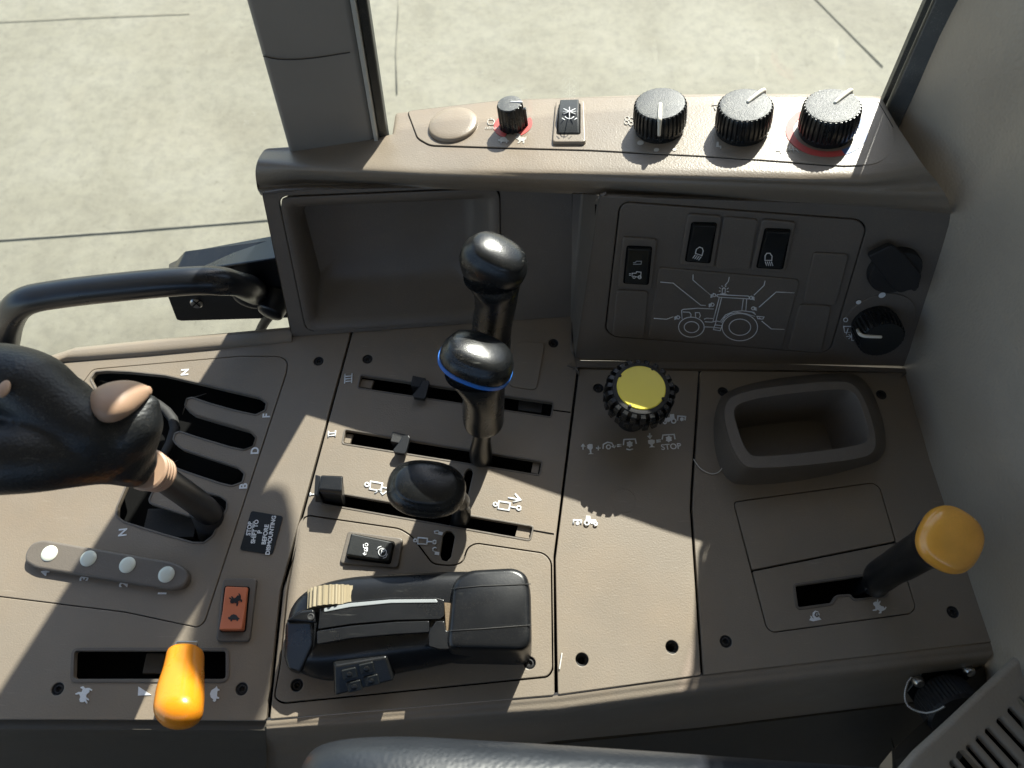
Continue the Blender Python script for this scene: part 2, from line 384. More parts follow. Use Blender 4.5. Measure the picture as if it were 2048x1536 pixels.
def concrete():
    m = bpy.data.materials.new('concrete'); m.use_nodes = True; N = m.node_tree; b = N.nodes['Principled BSDF']; L = N.links.new
    geo = N.nodes.new('ShaderNodeNewGeometry'); P = geo.outputs['Position']
    def noise(sc, det, ro=.6, dist=0):
        n = N.nodes.new('ShaderNodeTexNoise'); n.inputs['Scale'].default_value = sc; n.inputs['Detail'].default_value = det; n.inputs['Roughness'].default_value = ro; n.inputs['Distortion'].default_value = dist; L(P, n.inputs['Vector']); return n.outputs['Fac']
    def ramp(s, ps):
        r = N.nodes.new('ShaderNodeValToRGB'); e = r.color_ramp.elements
        while len(e) < len(ps): e.new(.5)
        for k, (p, c) in enumerate(ps): e[k].position = p; e[k].color = c + (1,)
        L(s, r.inputs[0]); return r.outputs[0]
    a = ramp(noise(2.2, 9, .62, .6), [(.30, (.20, .183, .133)), (.5, (.250, .232, .172)), (.72, (.292, .273, .210))])
    c = ramp(noise(22, 6, .7), [(.33, (.78, .78, .80)), (.55, (1, 1, 1)), (.75, (1.08, 1.08, 1.05))])
    mx = N.nodes.new('ShaderNodeMix'); mx.data_type = 'RGBA'; mx.blend_type = 'MULTIPLY'; mx.inputs['Factor'].default_value = .8; L(a, mx.inputs['A']); L(c, mx.inputs['B'])
    d = ramp(noise(75, 3, .5), [(.26, (.55, .54, .52)), (.34, (1, 1, 1))])
    m2 = N.nodes.new('ShaderNodeMix'); m2.data_type = 'RGBA'; m2.blend_type = 'MULTIPLY'; m2.inputs['Factor'].default_value = .6; L(mx.outputs['Result'], m2.inputs['A']); L(d, m2.inputs['B'])
    L(m2.outputs['Result'], b.inputs['Base Color']); b.inputs['Roughness'].default_value = .8
    bp = N.nodes.new('ShaderNodeBump'); bp.inputs['Strength'].default_value = .25; bp.inputs['Distance'].default_value = .004; L(noise(60, 5), bp.inputs['Height']); L(bp.outputs[0], b.inputs['Normal'])
    return m
m_conc = concrete()
m_joint = mk('concrete_joint', (.195, .182, .14), .9, var=.25, vs=9, grain=.5, gs=60)

# ------------------------------------------------------------------ ground and cab shell
GZ = -1.5
g = mesh_obj('ground', [(-150, -150, GZ), (150, -150, GZ), (150, 150, GZ), (-150, 150, GZ)], [(0, 1, 2, 3)], m_conc); tag(g, 'pale mottled sunlit concrete yard outside the windows', kind='structure'); 
FG = FZ(GZ)
for k, (pl, wd) in enumerate([([(-300, 508), (0, 481), (270, 462), (530, 441), (700, 428)], .008), ([(-200, 62), (0, 45), (180, 36), (380, 28)], .005), ([(1560, -70), (1640, 8), (1765, 135)], .006), ([(800, -60), (796, 40), (792, 110), (794, 190)], .005)]):
    o = strokes('ground_joint', [pl], FG, wd, m_joint, None, lift=.004); tag(o, kind='structure')

# rear-right trim wall: plan curve lofted upward
wallrows = []
for z, dx, dy in ((-.62, .05, .0), (-.25, .03, 0), (0, 0, 0), (.15, 0, 0), (.25, -.011, .008), (.335, .012, .014), (.6, .020, .035), (1.02, .024, .07)):  # rows above the view lean right to let more sun in
    plan = [(.40, -.9), (.352, -.30), (.330, .03), (.3235, .075), (.316, .20), (.315, .285), (.306, .325), (.288, .355), (.268, .385), (.274, .402), (.285, .44)]
    if z >= .15: plan = [(.40, -.9), (.362, -.30), (.336, .03), (.331, .075), (.322, .20), (.305, .30), (.296, .325), (.284, .345), (.2645, .382), (.272, .402), (.285, .44)]
    wallrows.append([Vector((x + (dx if i < 8 else dx * .6), y + (dy if i > 5 else 0), z)) for i, (x, y) in enumerate(plan)])
wl = root('side_wall_trim', (.33, .1, -.62), 'tall grey-taupe grained plastic trim wall at the right end of the console', 'wall')
grid('wall_panel', wallrows, m_wall, wl, sub=6, smooth=180, thick=.004)
# pillar between the windows
pr = root('window_pillar', (-.123, .385, .15), 'dark grey plastic-clad pillar rising between the two windows at upper left', 'pillar')
hull('cladding', [Vector(p) for p in ((-.164, .397, .10), (-.1005, .401, .10), (-.098, .428, .10), (-.130, .480, .10), (-.163, .480, .10))],
     [Vector(p) for p in ((-.125, .438, 1.0), (-.076, .442, 1.0), (-.074, .469, 1.0), (-.10, .53, 1.0), (-.124, .53, 1.0))], m_pill, pr, bevel=.004, bseg=4)  # hidden rear depth added to shade the left end of the deck
FQ = Fr((-.13, .3985, .12), (1, .05, 0), (0, .046, 1))
tube('cladding_seam', [FQ.hit(526, 112) , FQ.hit(560, 119), FQ.hit(620, 117), FQ.hit(700, 105)], .00035, m_dark, pr, n=10, seg=6)
hull('pale_edge', [Vector(p) for p in ((-.0998, .399, .11), (-.0972, .399, .11), (-.0972, .408, .11), (-.0998, .408, .11))],
     [Vector(p) for p in ((-.0752, .440, 1.0), (-.0726, .440, 1.0), (-.0726, .449, 1.0), (-.0752, .449, 1.0))], m_edge, pr, bevel=.0004)
hull('window_seal', [Vector(p) for p in ((-.0968, .403, .11), (-.0908, .405, .11), (-.0908, .414, .11), (-.0968, .414, .11))],
     [Vector(p) for p in ((-.0722, .444, 1.0), (-.0655, .446, 1.0), (-.0655, .456, 1.0), (-.0722, .456, 1.0))], m_seal, pr, bevel=.0012)
# right-hand window seal
sr = root('corner_window_seal', (.262, .39, .14), 'black rubber seal and grey strip along the window edge beside the right trim wall', 'window seal')
def strip(name, A, B, Cc, mat, bev):
    n = len(A); B2 = [(x + .022, y + .008, .335) for x, y, z in B]; V = [Vector(p) for p in A + B + B2 + Cc]; Fc = [tuple(range(n)), tuple(range(3 * n, 4 * n))]  # bends right above the view so the sun passes
    for k in (0, 1, 2): Fc += [(k * n + i, k * n + (i + 1) % n, (k + 1) * n + (i + 1) % n, (k + 1) * n + i) for i in range(n)]
    mesh_obj(name, V, Fc, mat, sr, bevel=bev)
strip('seal_strip', [(.2525, .384, .12), (.2625, .378, .12), (.268, .392, .12), (.256, .396, .12)], [(.243, .393, .255), (.254, .388, .255), (.260, .402, .255), (.247, .404, .255)], [(.272, .449, 1.0), (.284, .443, 1.0), (.29, .46, 1.0), (.276, .462, 1.0)], m_sealg, .001)
strip('inner_strip', [(.2490, .388, .12), (.2515, .386, .12), (.2545, .395, .12), (.251, .396, .12)], [(.2395, .396, .255), (.242, .394, .255), (.245, .402, .255), (.241, .403, .255)], [(.2685, .453, 1.0), (.271, .451, 1.0), (.274, .461, 1.0), (.27, .462, 1.0)], m_seal, .0004)
gp = hull('rear_window_pane', [Vector(p) for p in ((-.092, .408, .10), (.256, .3925, .10), (.256, .3965, .10), (-.092, .412, .10))],
     [Vector(p) for p in ((-.068, .450, 1.0), (.258, .456, 1.0), (.258, .460, 1.0), (-.068, .454, 1.0))], m_glass, None, bevel=0)
tag(gp, 'clear window glass behind the row of rotary knobs, between pillar and right wall', 'window')
# roof and far sides of the cab (unseen enclosure, added to shade the interior)
rf = root('unseen_roof', (-.3, -.2, 1.0), 'unseen cab roof over the console, added to shade the interior', 'roof')
box('roof_panel', FZ(0), -1.25, .45, -1.3, .48, 1.0, 1.05, m_wall, rf, bevel=.01)
fl = root('cab_floor', (-.3, -.3, -.62), 'dark cab floor and engine-side trim below the console', 'floor')
box('floor_panel', FZ(0), -1.25, .45, -1.3, .30, -.66, -.62, m_rub, fl, bevel=.004)
fw = root('unseen_far_side', (-.4, -1.0, -.62), 'unseen dark lower side of the cab behind the photographer, added to cut light', 'cab side')  # added out of view to darken the front skirt
box('side_panel', FZ(0), -1.25, .45, -1.05, -1.0, -.62, .42, m_rub, fw, bevel=.01)
st_ = root('unseen_seat', (-.05, -.42, -.62), 'unseen dark driver seat beside the console, added to cut light', 'seat')  # seat added out of view to keep light off the skirt
box('seat_cushion', FZ(0), -.35, .28, -.72, -.17, -.34, -.20, m_rub, st_, bevel=.03); box('seat_base', FZ(0), -.2, .15, -.6, -.3, -.62, -.34, m_rub, st_, bevel=.01)
# door at the left: glass, latch, grab handle
dr = root('cab_door', (-.3, .39, -.1), 'glazed cab door at far left with black latch box and bent grab handle', 'door')
hull('glass_pane', [Vector(p) for p in ((-1.2, .395, -.6), (-.166, .395, -.6), (-.166, .399, -.6), (-1.2, .399, -.6))],
     [Vector(p) for p in ((-1.2, .47, 1.0), (-.130, .45, 1.0), (-.130, .454, 1.0), (-1.2, .474, 1.0))], m_glass, dr, bevel=0)
FD = Fr((-.2, .352, 0), (1, 0, 0), (0, 0, 1)); FD2 = Fr((-.2, .375, 0), (1, 0, 0), (0, 0, 1))
lo = [FD.hit(*q) for q in ((333, 590), (352, 640), (362, 643), (600, 636), (600, 515), (548, 520), (350, 545), (336, 560))]
hi = [p + Vector((0.004, .022, 0.0)) for p in lo]
hull('latch_box', lo, hi, m_blk, dr, bevel=.0015, bseg=3)
tp = [FD.hit(*q) for q in ((334, 553), (340, 545), (548, 520), (600, 512), (600, 505))]
hull('latch_cover', [FD.hit(335, 560), FD.hit(345, 546), FD.hit(600, 510), FD.hit(600, 516)], [FD2.hit(334, 535) + Vector((0, .004, 0)), FD2.hit(400, 505) + Vector((0, .004, 0)), FD2.hit(600, 468) + Vector((0, .004, 0)), FD2.hit(600, 512)], m_handle, dr, bevel=.0015)
def onaxis(px, py, y):
    d = ray(px, py); return CAM + d * (y / d.y)
tube('grab_handle', [onaxis(-10, 760, .30), onaxis(8, 690, .30), onaxis(18, 640, .30), onaxis(48, 604, .302), onaxis(120, 588, .305), onaxis(250, 573, .308), onaxis(380, 562, .312), onaxis(450, 563, .318), onaxis(492, 574, .330), onaxis(512, 585, .352)], [.0105, .0105, .0105, .0105, .0105, .0105, .0105, .0105, .0105, .0105], m_handle, dr, n=70, seg=24)
def lathe_at(name, prof, p, axis, mat, parent, **k):
    q = Vector(axis).to_track_quat('Z', 'Y').to_matrix().to_4x4(); return lathe(name, prof, Matrix.Translation(p) @ q, mat, parent, **k)
lathe_at('handle_collar', [(.017, 0), (.017, .003), (.013, .005), (.011, .005)], onaxis(508, 590, .3515), (0, -1, 0), m_blk, dr, seg=32)
lathe_at('latch_screw', [(.0052, 0), (.0052, .001), (.0042, .0022), (.002, .0024)], onaxis(393, 606, .3515), (0, -1, .2), m_metal, dr, seg=24)
strokes('screw_cross', [[(386, 600), (400, 612)], [(400, 600), (386, 612)]], Fr(onaxis(393, 606, .3488), (1, 0, 0), (0, 0, 1)), .0012, m_void, dr, lift=.0005)
tube('lock_cylinder', [onaxis(558, 590, .352), onaxis(540, 625, .335)], [.013, .011], m_blk, dr, n=6, seg=24, cap=(0, .3))
tube('lock_rod', [onaxis(545, 625, .345), onaxis(525, 652, .350), onaxis(505, 700, .36)], .0042, m_rub, dr, n=8, seg=12)

# ------------------------------------------------------------------ main console
con = root('side_console', (0, .15, -.05), 'long taupe plastic operator console with slots, seams, printed symbols and black screws', 'console')
# under-tray (dark) below every plate
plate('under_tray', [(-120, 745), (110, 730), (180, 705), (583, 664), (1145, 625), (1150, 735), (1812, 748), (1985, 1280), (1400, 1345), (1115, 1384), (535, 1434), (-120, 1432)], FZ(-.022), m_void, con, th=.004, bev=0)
SC = .0040
SCREWS = {'A': [(637, 722), (115, 1378), (483, 1378)], 'B': [(735, 718), (1107, 686), (594, 1370), (1059, 1326)], 'C': [(1197, 776), (1348, 778)], 'D': [(1446, 783), (1763, 789), (1452, 1283), (1906, 1224)]}
def holes(key): return [circ(TOP, x, y, SC, 24) for x, y in SCREWS[key]]
GATE = [(183, 758), (192, 745), (215, 743), (260, 745), (330, 752), (400, 768), (470, 785), (518, 796), (532, 806), (530, 820), (512, 829), (470, 820), (420, 806), (385, 794), (373, 797), (369, 812), (376, 822), (390, 832), (440, 847), (500, 864), (511, 876), (506, 892), (488, 899), (460, 893), (400, 875), (360, 862), (349, 866), (345, 880), (352, 890), (366, 900), (420, 918), (475, 936), (488, 948), (484, 964), (464, 971), (440, 965), (380, 945), (350, 934), (330, 929), (297, 1000), (300, 1008), (378, 1033), (389, 1027), (391, 1014), (398, 983), (440, 994), (453, 1004), (452, 1018), (424, 1072), (408, 1084), (388, 1084), (330, 1068), (250, 1043), (236, 1033), (236, 1015), (262, 955), (240, 860), (205, 800)]
gin = [(165, 765), (185, 738), (480, 712), (560, 712), (576, 722), (574, 745), (410, 1245), (395, 1256), (250, 1225), (-130, 1178), (-130, 800), (60, 770), (163, 768)]
SLOT_A = [(150, 1302), (452, 1302), (452, 1358), (148, 1358)]
A_out = [(-130, 775), (60, 748), (128, 726), (575, 683), (577, 662), (703, 652), (697, 680), (560, 1180), (532, 1441), (-130, 1438)]
plate2('left_panel', P2(TOP, A_out, .002), TOP, m_con, con, th=.004, holes=[P2(TOP, [(-128, 1178)] + gin[:9] + [(-128, 1178)][:0] + [(250, 1225)], .003) if False else P2(TOP, SLOT_A, .0025)] + [P2(TOP, [(165, 765), (185, 738), (480, 712), (560, 712), (576, 722), (574, 745), (410, 1245), (395, 1256), (250, 1225), (-100, 1182), (-100, 790), (60, 770), (163, 768)], .004)] + holes('A'))
plate2('gear_gate_panel', P2(TOP, [(165, 765), (185, 738), (480, 712), (560, 712), (576, 722), (574, 745), (410, 1245), (395, 1256), (250, 1225), (-100, 1182), (-100, 790), (60, 770), (163, 768)], .004, off=.0006), TOP, m_con, con, th=.004, holes=[P2(TOP, GATE, .0012)], lift=.0003)
# raised rim lines round the gate fingers and the long slot
strokes('gate_rim', [GATE + [GATE[0]]], TOP, .0016, m_pan, con, lift=.0009) if False else None
def rim(name, pts, fr, r, wd, parent, mat=m_pan, h=.0008, lift=.0008):
    inner = P2(fr, pts, r); outer = offs(inner, -wd)
    return plate2(name, outer, fr, mat, parent, th=.0016, bev=.0003, holes=[inner], lift=lift)
rim('slot_rim', SLOT_A, TOP, .0025, .0022, con)
rim('gate_rim', GATE, TOP, .0012, .0014, con, lift=.0009)
# outer rear edge of the left panel (raised rounded rail)
rail = [[(60, 748), (128, 724), (300, 711), (583, 684)], [(72, 742), (132, 716), (300, 703), (583, 677)], [(82, 730), (140, 706), (300, 691), (583, 664)], [(96, 716), (150, 698), (300, 682), (583, 656)], [(100, 712), (152, 695), (300, 680), (583, 654)]]
grid('rear_rail', [[U(x, y, z) for x, y in r] for r, z in zip(rail, (.000, .003, .004, .002, -.012))], m_con, con, sub=4, smooth=60)

box('gate_linkage', FZ(-.016), *(lambda p, q: (p.x, q.x, q.y, p.y))(U(300, 1020, -.016), U(392, 1078, -.016)), 0, .004, m_dark, con, bevel=.001)
tube('gate_linkage', [U(200, 770, -.014), U(300, 800, -.014), U(350, 850, -.014), U(320, 930, -.014)], .004, m_dark, con, n=10, seg=10)
box('lever_linkage', FZ(-.018), *(lambda p, q: (p.x, q.x, q.y, p.y))(U(300, 1308, -.018), U(330, 1350, -.018)), 0, .006, m_low, con, bevel=.001)
# middle panel
S3 = [(722, 751), (1106, 806), (1101, 833), (717, 775)]; S2 = [(691, 860), (1083, 924), (1078, 949), (686, 886)]; S1 = [(650, 983), (1065, 1054), (1059, 1079), (643, 1006)]
CAP1 = [(936, 937), (944, 938), (946, 946), (934, 998), (926, 998), (922, 990), (930, 945)]
CAP2 = [(892, 1062), (903, 1063), (910, 1072), (902, 1114), (893, 1123), (884, 1120), (880, 1110), (886, 1070)]
hin = [(598, 1050), (612, 1030), (800, 1057), (824, 1072), (866, 1128), (905, 1131), (925, 1125), (935, 1095), (952, 1086), (1088, 1106), (1103, 1122), (1106, 1340), (1096, 1354), (565, 1407), (548, 1396), (560, 1330), (575, 1180)]
B1 = [(702, 681), (1142, 646), (1153, 737), (1141, 822), (698, 757), (690, 722)]
# upper, middle and lower plates split at the slots' end seams
Bup = [(701, 683), (1143, 646), (1154, 737), (1140, 824), (1104, 819), (1106, 806), (722, 751), (717, 775), (675, 770)]
plate2('middle_panel', P2(TOP, [(708, 655), (1146, 620), (1154, 737), (1107, 1113), (1109, 1390), (540, 1438), (567, 1180)], .0015), TOP, m_con, con, th=.004,
       holes=[P2(TOP, S3, .0015), P2(TOP, S2, .0015), P2(TOP, S1, .0015), P2(TOP, CAP1, .001), P2(TOP, CAP2, .001), P2(TOP, hin, .004)] + holes('B')[:2])
plate2('hitch_panel', P2(TOP, hin, .004, off=.0006), TOP, m_con, con, th=.004, holes=holes('B')[2:], lift=.0004)
strokes('panel_seam', [[(1104, 820), (1141, 825)]], TOP, .0009, m_void, con, lift=.0002); strokes('panel_seam', [[(1062, 1060), (1108, 1068)]], TOP, .0009, m_void, con, lift=.0002)
for s in (S3, S2, S1): rim('slot_rim', s, TOP, .0015, .0013, con, lift=.0004)
# slot liners: sloping inner walls
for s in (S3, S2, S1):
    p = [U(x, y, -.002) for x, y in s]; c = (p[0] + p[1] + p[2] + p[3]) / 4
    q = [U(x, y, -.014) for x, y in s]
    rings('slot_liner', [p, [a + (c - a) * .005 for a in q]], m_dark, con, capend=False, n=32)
plate('slot_step', [(724, 758), (748, 761), (742, 777), (719, 774)], FZ(-.004), m_con, con, th=.003, bev=.0003)
plate('slot_step', [(693, 867), (706, 869), (700, 887), (688, 885)], FZ(-.004), m_con, con, th=.003, bev=.0003)
plate('slot_step', [(1066, 925), (1080, 927), (1076, 948), (1062, 945)], FZ(-.004), m_con, con, th=.003, bev=.0003)
plate('slot_step', [(1036, 1050), (1064, 1055), (1059, 1078), (1030, 1073)], FZ(-.003), m_con, con, th=.003, bev=.0003)
plate('slot_step', [(1038, 800), (1085, 806), (1082, 826), (1036, 820)], FZ(-.007), m_dark, con, th=.003, bev=.0003)
# small blank next to the rear lever
plate('blank_plate', [(1032, 684), (1090, 686), (1073, 782), (1016, 773)], TOP, m_con, con, r=.005, th=.002, lift=.0012)
# panel with the round yellow-topped knob
Cc = [(1159, 738), (1397, 742), (1381, 985), (1380, 1020), (1402, 1350), (1116, 1389), (1111, 1118)]
plate2('middle_right_panel', P2(TOP, Cc, .0012), TOP, m_con, con, th=.004, holes=holes('C') + [circ(TOP, 1164, 1319, .0043, 24), circ(TOP, 1344, 1294, .0043, 24)])
for x, y in ((1164, 1319), (1344, 1294)):
    a, b = TOP.uv(x, y); lathe('screw_well', [(.0043, -.0005), (.0041, -.004), (.0024, -.006), (.0022, -.014)], TOP.M(a, b, 0), m_dark, con, seg=24, cap0=False)
a, b = TOP.uv(1247, 1001); rr = plate2('round_mark', circ(TOP, 1247, 1001, .0092, 40), TOP, m_con, con, th=.001, bev=.0001, holes=[circ(TOP, 1247, 1001, .0089, 40)], lift=.0002)
# right panel
D = [(1402, 742), (1812, 745), (1833, 830), (1990, 1283), (1407, 1350), (1385, 1020), (1386, 985)]
ORS = [(1590, 1172), (1730, 1152), (1769, 1150), (1772, 1190), (1708, 1198), (1700, 1188), (1672, 1190), (1662, 1206), (1596, 1215)]
_ip = [U(1360 + x * .358, 700 + y * .358, .03) for x, y in [(303, 330), (340, 295), (500, 258), (900, 216), (965, 235), (1005, 300), (1054, 460), (1045, 508), (990, 535), (700, 575), (430, 599), (385, 580), (345, 510), (303, 370)]]
_cx = sum(p.x for p in _ip) / 14; _cy = sum(p.y for p in _ip) / 14
TRH = [(_cx + (p.x - _cx) * 1.02, _cy + (p.y - _cy) * 1.02) for p in _ip]
plate2('right_panel', P2(TOP, D, .0012), TOP, m_con, con, th=.004, holes=holes('D') + [TRH, P2(TOP, [(1470, 1003), (1745, 965), (1760, 975), (1832, 1215), (1822, 1228), (1545, 1266), (1532, 1255), (1468, 1012)], .003)])
plate2('cover_plate', P2(TOP, [(1470, 1003), (1745, 965), (1760, 975), (1792, 1084), (1503, 1142), (1468, 1012)], .002, off=.0006), TOP, m_con, con, th=.004, lift=.0003)
plate2('slot_cover_plate', P2(TOP, [(1503, 1142), (1792, 1084), (1832, 1215), (1822, 1228), (1545, 1266), (1532, 1255)], .002, off=.0006), TOP, m_con, con, th=.004, holes=[P2(TOP, ORS, .0015)], lift=.0002)
rim('slot_rim', ORS, TOP, .0015, .0017, con, lift=.0009)
# oblong storage tray moulded on the right panel
Z5 = lambda L: [(1360 + x * .358, 700 + y * .358) for x, y in L]
base = Z5([(205, 300), (250, 235), (480, 170), (900, 130), (1020, 160), (1100, 300), (1150, 500), (1130, 610), (1040, 650), (700, 735), (330, 765), (250, 720), (195, 600), (180, 420)])
rimo = Z5([(245, 305), (290, 250), (480, 205), (900, 166), (990, 195), (1060, 330), (1103, 500), (1090, 575), (1020, 610), (700, 650), (400, 668), (340, 640), (280, 540), (240, 380)])
inn = Z5([(303, 330), (340, 295), (500, 258), (900, 216), (965, 235), (1005, 300), (1054, 460), (1045, 508), (990, 535), (700, 575), (430, 599), (385, 580), (345, 510), (303, 370)])
def chai(L, n=2):
    for _ in range(n):
        L = [q for i in range(len(L)) for q in ((L[i][0] * .75 + L[(i + 1) % len(L)][0] * .25, L[i][1] * .75 + L[(i + 1) % len(L)][1] * .25), (L[i][0] * .25 + L[(i + 1) % len(L)][0] * .75, L[i][1] * .25 + L[(i + 1) % len(L)][1] * .75))]
    return L
base = chai(base); rimo = chai(rimo); inn = chai(inn)
cI = U(1600, 850, .03)
def shr(L, k, z): c = Vector((sum(p.x for p in L) / len(L), sum(p.y for p in L) / len(L), 0)); return [Vector((c.x + (p.x - c.x) * k, c.y + (p.y - c.y) * k, z)) for p in L]
I0 = [U(x, y, .030) for x, y in inn]
o = rings('storage_tray', [[U(x, y, -.001) for x, y in base], shr([U(x, y, .0) for x, y in base], .985, .004), shr([U(x, y, .022) for x, y in rimo], 1.03, .022), shr([U(x, y, .028) for x, y in rimo], 1.0, .026), shr([U(x, y, .030) for x, y in rimo], .985, .0305), shr(I0, 1.01, .0305), shr(I0, .99, .029), shr(I0, .93, -.012), shr(I0, .88, -.018)], m_pan, con, smooth=45, n=112)
tag(o, 'raised oblong open tray with rounded rim')
for x, y in ((1624, 884), (1500, 901)): pass
# front skirts
sk = [[(-130, 1438), (535, 1441)], [(-130, 1442), (533, 1446)], ]
def row(pts, z): return [U(x, y, z) for x, y in pts]
grid('front_skirt', [row([(-130, 1439), (250, 1440), (533, 1442)], -.0045), row([(-130, 1455), (250, 1456), (533, 1458)], -.005), row([(-130, 1464), (250, 1465), (533, 1467)], -.009), row([(-130, 1500), (250, 1502), (533, 1505)], -.04), row([(-130, 1640), (250, 1645), (533, 1648)], -.16)], m_low, con, sub=5)
grid('front_skirt', [row([(533, 1441), (1112, 1391), (1402, 1351), (1991, 1284)], -.0012), row([(533, 1452), (1112, 1403), (1402, 1364), (1990, 1298)], -.0022), row([(533, 1466), (1112, 1428), (1392, 1390), (1975, 1322)], -.008), row([(533, 1500), (1112, 1455), (1396, 1420), (1952, 1350)], -.045), row([(533, 1570), (1112, 1482), (1400, 1455), (1925, 1392)], -.100)], m_con, con, sub=6)
grid('lower_trim', [row([(700, 1545), (1112, 1482), (1400, 1455), (1925, 1392)], -.101), row([(700, 1550), (1112, 1489), (1400, 1462), (1920, 1400)], -.1015), row([(700, 1556), (1112, 1500), (1400, 1470), (1905, 1408)], -.105), row([(700, 1600), (1112, 1600), (1400, 1570), (1760, 1530)], -.17), row([(700, 1800), (1112, 1760), (1400, 1720), (1750, 1650)], -.3)], m_low, con, sub=5)
# screws
for key in SCREWS:
    for x, y in SCREWS[key]:
        a, b = TOP.uv(x, y)
        lathe('screw', [(.0041, -.004), (.0041, -.0006), (.0037, -.0008), (.0033, -.0018), (.0028, -.0013), (.0020, -.0012), (.0012, -.0030), (.0011, -.0032)], TOP.M(a, b, .0002), m_rub, con, seg=24)
# printed letters
UP = (8, -100)
for s, x, y in (('N', 371, 745), ('F', 534, 832), ('D', 511, 902), ('B', 488, 973), ('N', 247, 1065), ('4', 92, 1146), ('3', 170, 1157), ('2', 249, 1169), ('1', 326, 1187)):
    text('letter', s, x, y, (12, -100) if s in 'NFDB' else (22, -100), .0079, TOP, m_white, con, lift=.0006, bold=.00022)
for n, x, y in ((3, 697, 758), (2, 664, 869), (1, 628, 989)):
    L = []
    for i in range(n):
        yy = y + (i - (n - 1) / 2) * 5.2; L.append([(x - 6.5, yy + .6), (x + 6.5, yy - .6)])
    h = n * 3.2
    L += [[(x - 7 + .5, y - h), (x - 7 - .5, y + h)], [(x + 7 + .5, y - h - 1), (x + 7 - .5, y + h - 1)]]
    strokes('numeral', L, TOP, .0009, m_white, con, lift=.0005)

# icon library: polygons/strokes in unit box (x right, y down), placed by centre, size and rotation in px
def place(L, cx, cy, sx, rot=0, sy=None):
    sy = sy or sx; c = math.cos(math.radians(rot)); s = math.sin(math.radians(rot))
    return [(cx + (x * sx) * c - (y * sy) * s, cy + (x * sx) * s + (y * sy) * c) for x, y in L]
RABBIT = [(-.5, -.12), (-.42, -.26), (-.30, -.30), (-.34, -.50), (-.26, -.48), (-.18, -.28), (-.12, -.48), (-.05, -.42), (-.06, -.22), (.08, -.16), (.28, -.20), (.40, -.10), (.42, -.26), (.5, -.24), (.48, -.04), (.40, .06), (.30, .16), (.34, .30), (.20, .40), (.16, .34), (.20, .22), (.02, .16), (-.08, .30), (-.28, .40), (-.32, .34), (-.16, .20), (-.26, .04), (-.40, .0)]
TURTLE = [(-.5, .02), (-.44, -.08), (-.34, -.06), (-.24, -.22), (-.02, -.30), (.22, -.22), (.36, -.02), (.5, .08), (.36, .12), (.32, .26), (.22, .26), (.22, .14), (-.14, .14), (-.18, .28), (-.28, .28), (-.28, .10), (-.40, .12)]
def blob(name, L, cx, cy, s, rot, fr, mat, parent, lift=.0006, sy=None):
    return plate(name, place(L, cx, cy, s, rot, sy), fr, mat, parent, th=.0006, bev=0, lift=lift)
blob('rabbit_symbol', RABBIT, 168, 1388, 34, -52, TOP, m_white, con, sy=-34)
blob('turtle_symbol', TURTLE, 430, 1388, 32, -85, TOP, m_white, con)
blob('wedge_symbol', [(-.5, -.5), (.5, .35), (-.5, .5)], 290, 1383, 26, 3, TOP, m_white, con, sy=18)
blob('rabbit_symbol', RABBIT, 1757, 1215, 28, 25, TOP, m_white, con)
SN = [(-.5, .30), (-.36, .10), (-.40, -.05), (-.30, .0), (-.24, .14), (-.10, .22), (-.22, .0), (-.18, -.26), (.02, -.42), (.26, -.34), (.36, -.10), (.30, .14), (.46, .34), (-.2, .42)]
blob('snail_symbol', SN, 1630, 1232, 25, -5, TOP, m_white, con)
strokes('snail_spiral', [place([(.18, -.22), (.0, -.26), (-.08, -.06), (.06, .08), (.2, .0), (.12, -.12)], 1631, 1232, 25)], TOP, .0007, m_pan, con, lift=.0010)
# hydraulic cylinder symbols
def cyl(cx, cy, k, rot):
    T = lambda L: place(L, cx, cy, k, rot)
    c1 = [( -.44 + .07 * math.cos(t * .785), .07 * math.sin(t * .785)) for t in range(9)]; c2 = [(.44 + .08 * math.cos(t * .785), .08 * math.sin(t * .785)) for t in range(9)]
    return [T([(-.32, -.14), (.10, -.14), (.10, .14), (-.32, .14), (-.32, -.14)]), T([(-.37, 0), (-.32, 0)]), T([(.10, 0), (.36, 0)]), T(c1), T(c2)]
strokes('cylinder_symbol', cyl(758, 974, 56, 10), TOP, .0011, m_white, con)
strokes('cylinder_symbol', [place([(-.3, .1), (-.1, -.1), (.1, .1), (.3, -.1), (.45, 0)], 762, 985, 40, 8)], TOP, .0011, m_white, con)
strokes('cylinder_symbol', cyl(1014, 1013, 54, 9), TOP, .0011, m_white, con)
strokes('arrow_symbol', [[(1016, 996), (1040, 1000)], [(1030, 988), (1041, 1000), (1026, 1005)]], TOP, .0013, m_white, con)
strokes('cylinder_symbol', cyl(850, 1083, 44, 5), TOP, .0010, m_white, con)
blob('padlock_symbol', [(-.5, -.35), (.5, -.35), (.5, .35), (-.5, .35)], 881, 1067, 9, 10, TOP, m_white, con)
strokes('padlock_symbol', [[(876, 1068), (870, 1067), (869, 1063), (873, 1062), (878, 1062)]], TOP, .0008, m_white, con)
blob('padlock_symbol', [(-.5, -.35), (.5, -.35), (.5, .35), (-.5, .35)], 874, 1107, 9, 10, TOP, m_white, con)
strokes('padlock_symbol', [[(870, 1104), (866, 1101), (866, 1097), (870, 1095), (874, 1097)]], TOP, .0008, m_white, con)
